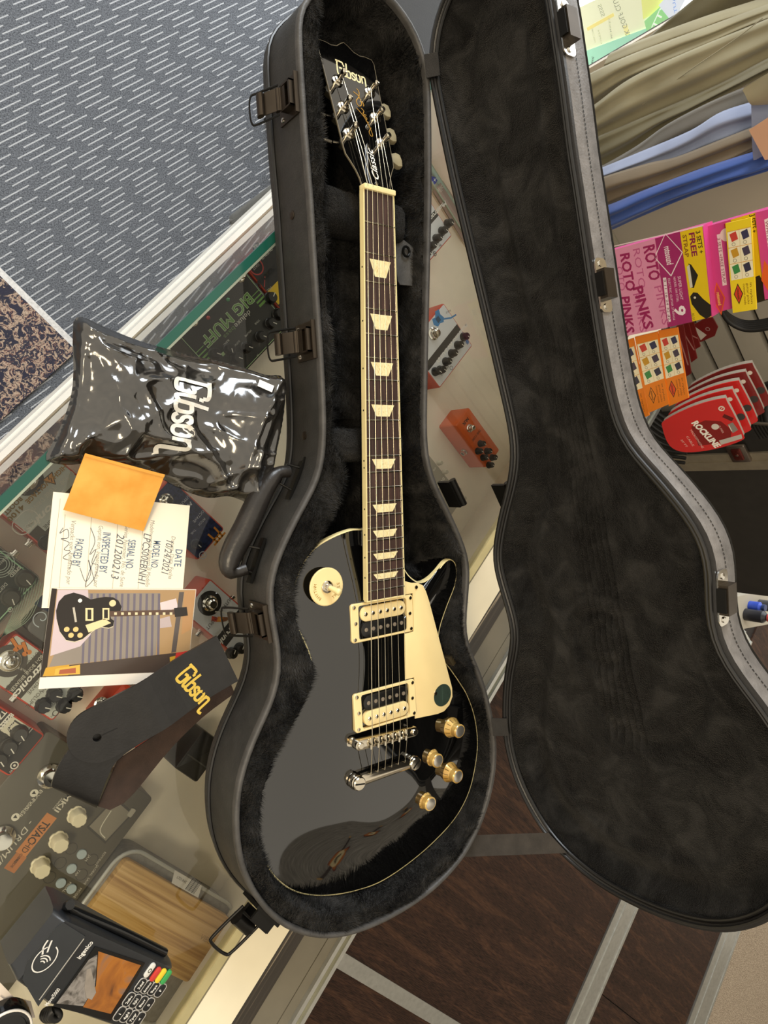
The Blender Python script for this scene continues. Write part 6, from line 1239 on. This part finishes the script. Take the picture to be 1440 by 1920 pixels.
pickcard([(1146, 648), (1187, 634), (1217, 779), (1176, 796)], 8, 'orange plectrum card half hidden by the case lid', ORC, '#e88a2c', 0)
# --- cable cards: red front, grey moulded back
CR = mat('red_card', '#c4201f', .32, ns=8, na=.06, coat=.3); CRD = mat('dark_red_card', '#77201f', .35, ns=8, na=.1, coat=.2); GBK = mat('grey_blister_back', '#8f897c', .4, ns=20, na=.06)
CD = 1200.0; Q0 = atd(1300, 800, CD)
vd = (atd(1392, 814, CD) - atd(1354, 748, CD)).normalized(); hC = Vector((math.cos(math.radians(-52)), math.sin(math.radians(-52)), 0)); NC = Vector((hC.y, -hC.x, .25)).normalized(); NC = NC if NC.dot(CAM - Q0) > 0 else -NC
def cablecard(px, back, label, m, words=True, group='microphone cable cards on their hook'):
    P = [onplane(a, b, Q0 - NC * back, NC) for a, b in px]; s_ = Sheet('cable_card', P, label, 'cable card', None, .5, group=group)
    L = ccw([(p.x, p.y) for p in spline([Vector((q.x, q.y, 0)) for q in s_.L], 4, True)]); MB().prism(L, -2, 0).build('card', m, s_.e); MB().prism(offset(L, -1.5), -14, -2, f=lambda p: p).build('blister_back', GBK, s_.e); return s_
F0 = [(1242,802),(1247,788),(1300,762),(1354,748),(1364,756),(1392,812),(1390,826),(1340,842),(1286,848),(1256,836)]
for k in range(4, 0, -1):
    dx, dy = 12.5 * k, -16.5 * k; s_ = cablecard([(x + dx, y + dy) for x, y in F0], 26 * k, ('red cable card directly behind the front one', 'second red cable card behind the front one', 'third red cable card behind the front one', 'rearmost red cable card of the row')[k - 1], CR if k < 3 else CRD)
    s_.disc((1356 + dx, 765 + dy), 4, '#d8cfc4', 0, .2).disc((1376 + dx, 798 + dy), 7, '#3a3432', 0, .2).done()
s_ = cablecard(F0, 0, 'front red cable card with white lettering', CR)
s_.poly([(1296, 800), (1322, 788), (1352, 790), (1372, 806), (1370, 822), (1340, 832), (1310, 836)], '#7d1512', .12).text('ROCKLINE', (1300, 790), (1346, 838), 15, '#f0ece4', .25, .05, .1).text('MICROPHONE', (1295, 806), (1318, 840), 5.5, '#e0b8b2').text('CABLE', (1288, 818), (1300, 836), 5.5, '#e0b8b2').text("30' FT", (1277, 824), (1288, 838), 5, '#e0b8b2').disc((1341, 800), 6, '#cfc8c0', 0, .2).text('SUPER', (1348, 798), (1356, 812), 4.5, '#d8b0aa').poly([(1348, 826), (1390, 814), (1392, 822), (1352, 834)], '#b9b4ae', .2).disc((1353, 766), 5, '#d8cfc4', 3, .2).line([(1351, 768), (1355, 764)], 1.2, '#d8cfc4', .25).poly([(1364, 796), (1374, 792), (1384, 806), (1374, 812)], '#8a827c', .2).line([(1367, 798), (1372, 808)], 1.5, '#d9d4cc', .25).poly([(1358, 776), (1376, 784), (1372, 790), (1354, 782)], '#5a1210', .2).done(.35)
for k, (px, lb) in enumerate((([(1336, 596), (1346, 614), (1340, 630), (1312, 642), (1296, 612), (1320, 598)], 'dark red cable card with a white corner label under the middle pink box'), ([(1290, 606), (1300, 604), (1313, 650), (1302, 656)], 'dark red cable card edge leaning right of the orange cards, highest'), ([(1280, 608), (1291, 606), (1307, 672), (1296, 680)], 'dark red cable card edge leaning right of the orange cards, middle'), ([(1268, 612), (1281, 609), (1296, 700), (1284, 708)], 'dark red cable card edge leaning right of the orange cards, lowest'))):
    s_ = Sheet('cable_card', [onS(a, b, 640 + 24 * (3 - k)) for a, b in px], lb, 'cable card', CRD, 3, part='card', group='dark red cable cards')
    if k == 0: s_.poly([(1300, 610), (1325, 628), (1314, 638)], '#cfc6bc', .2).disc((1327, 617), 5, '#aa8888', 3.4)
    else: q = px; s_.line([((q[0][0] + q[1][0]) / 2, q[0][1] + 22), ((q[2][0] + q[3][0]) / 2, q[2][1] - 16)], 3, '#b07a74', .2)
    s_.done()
# --- black cables hanging behind the cards
RUB = mat('black_rubber', '#141414', .5, ns=60, na=.15)
def cable(name, px, s_, r, label, n=1, step=(0, 0), jack=False):
    P = [onS(a, b, s_) for a, b in px]; c = sum(P, Vector()) / len(P); e = empty(name, c, None, label, 'cable')
    for k in range(n): MB().tube([onS(q[0], q[1], s_ - 6 * k) - c for q in [(p.x, p.y) for p in spline([Vector((a + step[0] * k, b + step[1] * k, 0)) for a, b in px], 5)]], r, 8).build('strand', RUB, e, 60)
    return e
cable('coiled_cable', [(1345, 560), (1362, 588), (1395, 604), (1440, 600), (1475, 585)], 700, 5, 'black coiled cable hanging under the pink boxes', 5, (1, 3.6))
cable('coiled_cable', [(1200, 745), (1235, 776), (1262, 790), (1300, 796)], 690, 4.5, 'black coiled cable between the orange cards and the front red cable card', 9, (-2, 9))
cable('coiled_cable', [(1428, 820), (1412, 790), (1414, 755), (1430, 725), (1460, 715)], 640, 6, 'black coiled cable at the right border beside the jack plug', 5, (6, -1))
jp = [onS(a, b, 600) for a, b in ((1391, 790), (1396, 791), (1412, 793), (1440, 795), (1475, 797))]; jc = sum(jp, Vector()) / 5; e = empty('jack_plug', jc, None, 'slim silver jack plug poking out beside the red cable cards', 'plug')
MB().tube([p - jc for p in jp[:3]], [1.2, 2.6, 2.6], 10).build('tip', CHROME, e, 60); MB().tube([p - jc for p in jp[2:]], [4, 4.4, 4.4], 12).build('sleeve', mat('grey_sleeve', '#6a645c', .35, .7, ns=30, na=.1), e, 60)
# --- pale low cabinet and small bottles far behind, at the right border
pc = sn(1000, 2700, FLOOR)
fa = [onplane(a, b, Vector((0, 0, -700)), Vector((0, 0, 1))) for a, b in ((1375, 1120), (1470, 1100), (1470, 1165), (1390, 1180))]; c = sum(fa, Vector()) / 4
e = empty('low_shelf', Vector((c.x, c.y, FLOOR)), None, 'pale low shelf far behind the lid at the right border', 'shelf'); MB().prism(ccw([(p.x - c.x, p.y - c.y) for p in fa]), 200, 300).build('top_board', mat('dull_cream_board', '#a39a88', .6, ns=9, na=.05), e); MB().prism(ccw([((p.x - c.x) * .9, (p.y - c.y) * .9) for p in fa]), 0, 200).build('plinth', mat('grey_plinth', '#6d7470', .6, ns=8, na=.05), e)
for (px, py), r, h, col, cap, lb in (((1398, 1152), 26, 105, '#26262a', '#b0453f', 'small dark bottle with red cap on the pale low shelf'), ((1406, 1136), 22, 60, '#2c48a8', '#24345e', 'small blue bottle on the pale low shelf'), ((1424, 1134), 24, 66, '#3a3a3c', '#56565a', 'small grey bottle on the pale low shelf')):
    q = at(px, py, -700); e = empty('bottle', q, None, lb, 'bottle'); MB().lathe([(r, 0), (r, h * .7), (r * .55, h * .82), (r * .55, h * .9)], 20).build('body', mat('bottle_' + col[1:], col, .3, ns=20, na=.08), e, 40); MB().lathe([(r * .65, h * .88), (r * .65, h * 1.08), (.4, h * 1.1)], 20).build('cap', mat('cap_' + cap[1:], cap, .4, ns=20, na=.05), e, 40)

# ================================================================ GREY PLANK WALL WITH HANGING GUITARS (mirrored in the black guitar's top)
WY = -3760.0; pw = empty('wall_right', Vector((600, WY, FLOOR)), None); pw['kind'] = 'structure'; pw['label'] = 'grey plank wall across the shop'
g = NT('grey_planks', .6); w2 = g.noise(5, 4, g.mapping(scale=(.6, 1, 9))); GPL = g.out(g.ramp(w2, [(.3, '#6a645a'), (.55, '#a29a8c'), (.8, '#cfc7b8')]))
for k in range(22): MB().box((0, -20, 130 + 230 * k), (7600, 40, 224)).build('plank', GPL, pw)
g = NT('sunburst', .12); gr_ = g.n('TexGradient'); gr_.gradient_type = 'SPHERICAL'; g.l(g.mapping(scale=(3.6, 3.6, 3.6)), gr_.inputs['Vector']); SB = g.out(g.ramp(gr_.outputs['Fac'], [(.1, '#1a0d07'), (.3, '#7a2c12'), (.5, '#c9722a')]))
ST = [(-60, 0), (-125, 45), (-150, 100), (-135, 160), (-105, 205), (-108, 250), (-135, 300), (-140, 350), (-110, 375), (-75, 350), (-40, 310), (30, 310), (60, 335), (95, 345), (115, 310), (110, 260), (108, 210), (140, 160), (155, 100), (130, 40), (70, 0)]
STP = ccw(resample(spline([Vector((x, y, 0)) for x, y in ST], 4, True), 60))
RWL = Matrix([Vector((-1, 0, 0)), Vector((0, 0, 1)), Vector((0, 1, 0))]).transposed()
for k, (s, z, rot, lb) in enumerate(((1050, 2000, 25, 'sunburst guitar on the plank wall across the shop, left one'), (1900, 2500, 40, 'sunburst guitar on the plank wall across the shop, middle one'), (2900, 2700, 15, 'sunburst guitar on the plank wall across the shop, right one'))):
    hg = empty('wall_guitar', Vector((s, WY + 45, z)), RWL @ Matrix.Rotation(math.radians(rot), 3, 'Z'), lb, 'guitar', 'guitars on the plank wall')
    MB().prism([(p.x, p.y) for p in STP], -22, 22, 6, f=lambda p: p - Vector((0, 160, 0))).build('body', SB, hg, 30)
    MB().prism(ccw([(-90, 60), (-40, 30), (40, 60), (60, 100), (40, 290), (-30, 295), (-80, 220)]), 22, 25, f=lambda p: p - Vector((0, 160, 0))).build('pickguard', CREAMP, hg)
    MB().box((0, 430, 20), (52, 560, 20)).build('neck', ROSE, hg); MB().prism([(-24, 710), (24, 710), (52, 840), (30, 880), (-14, 870)], 8, 22).build('headstock', mat('maple', '#c79a58', .3, ns=12, na=.1), hg)
    MB().box((0, -30, 28), (80, 30, 12)).build('bridge', NICK, hg); MB().box((0, 40, 28), (80, 22, 10)).build('pickup', BLKP, hg)
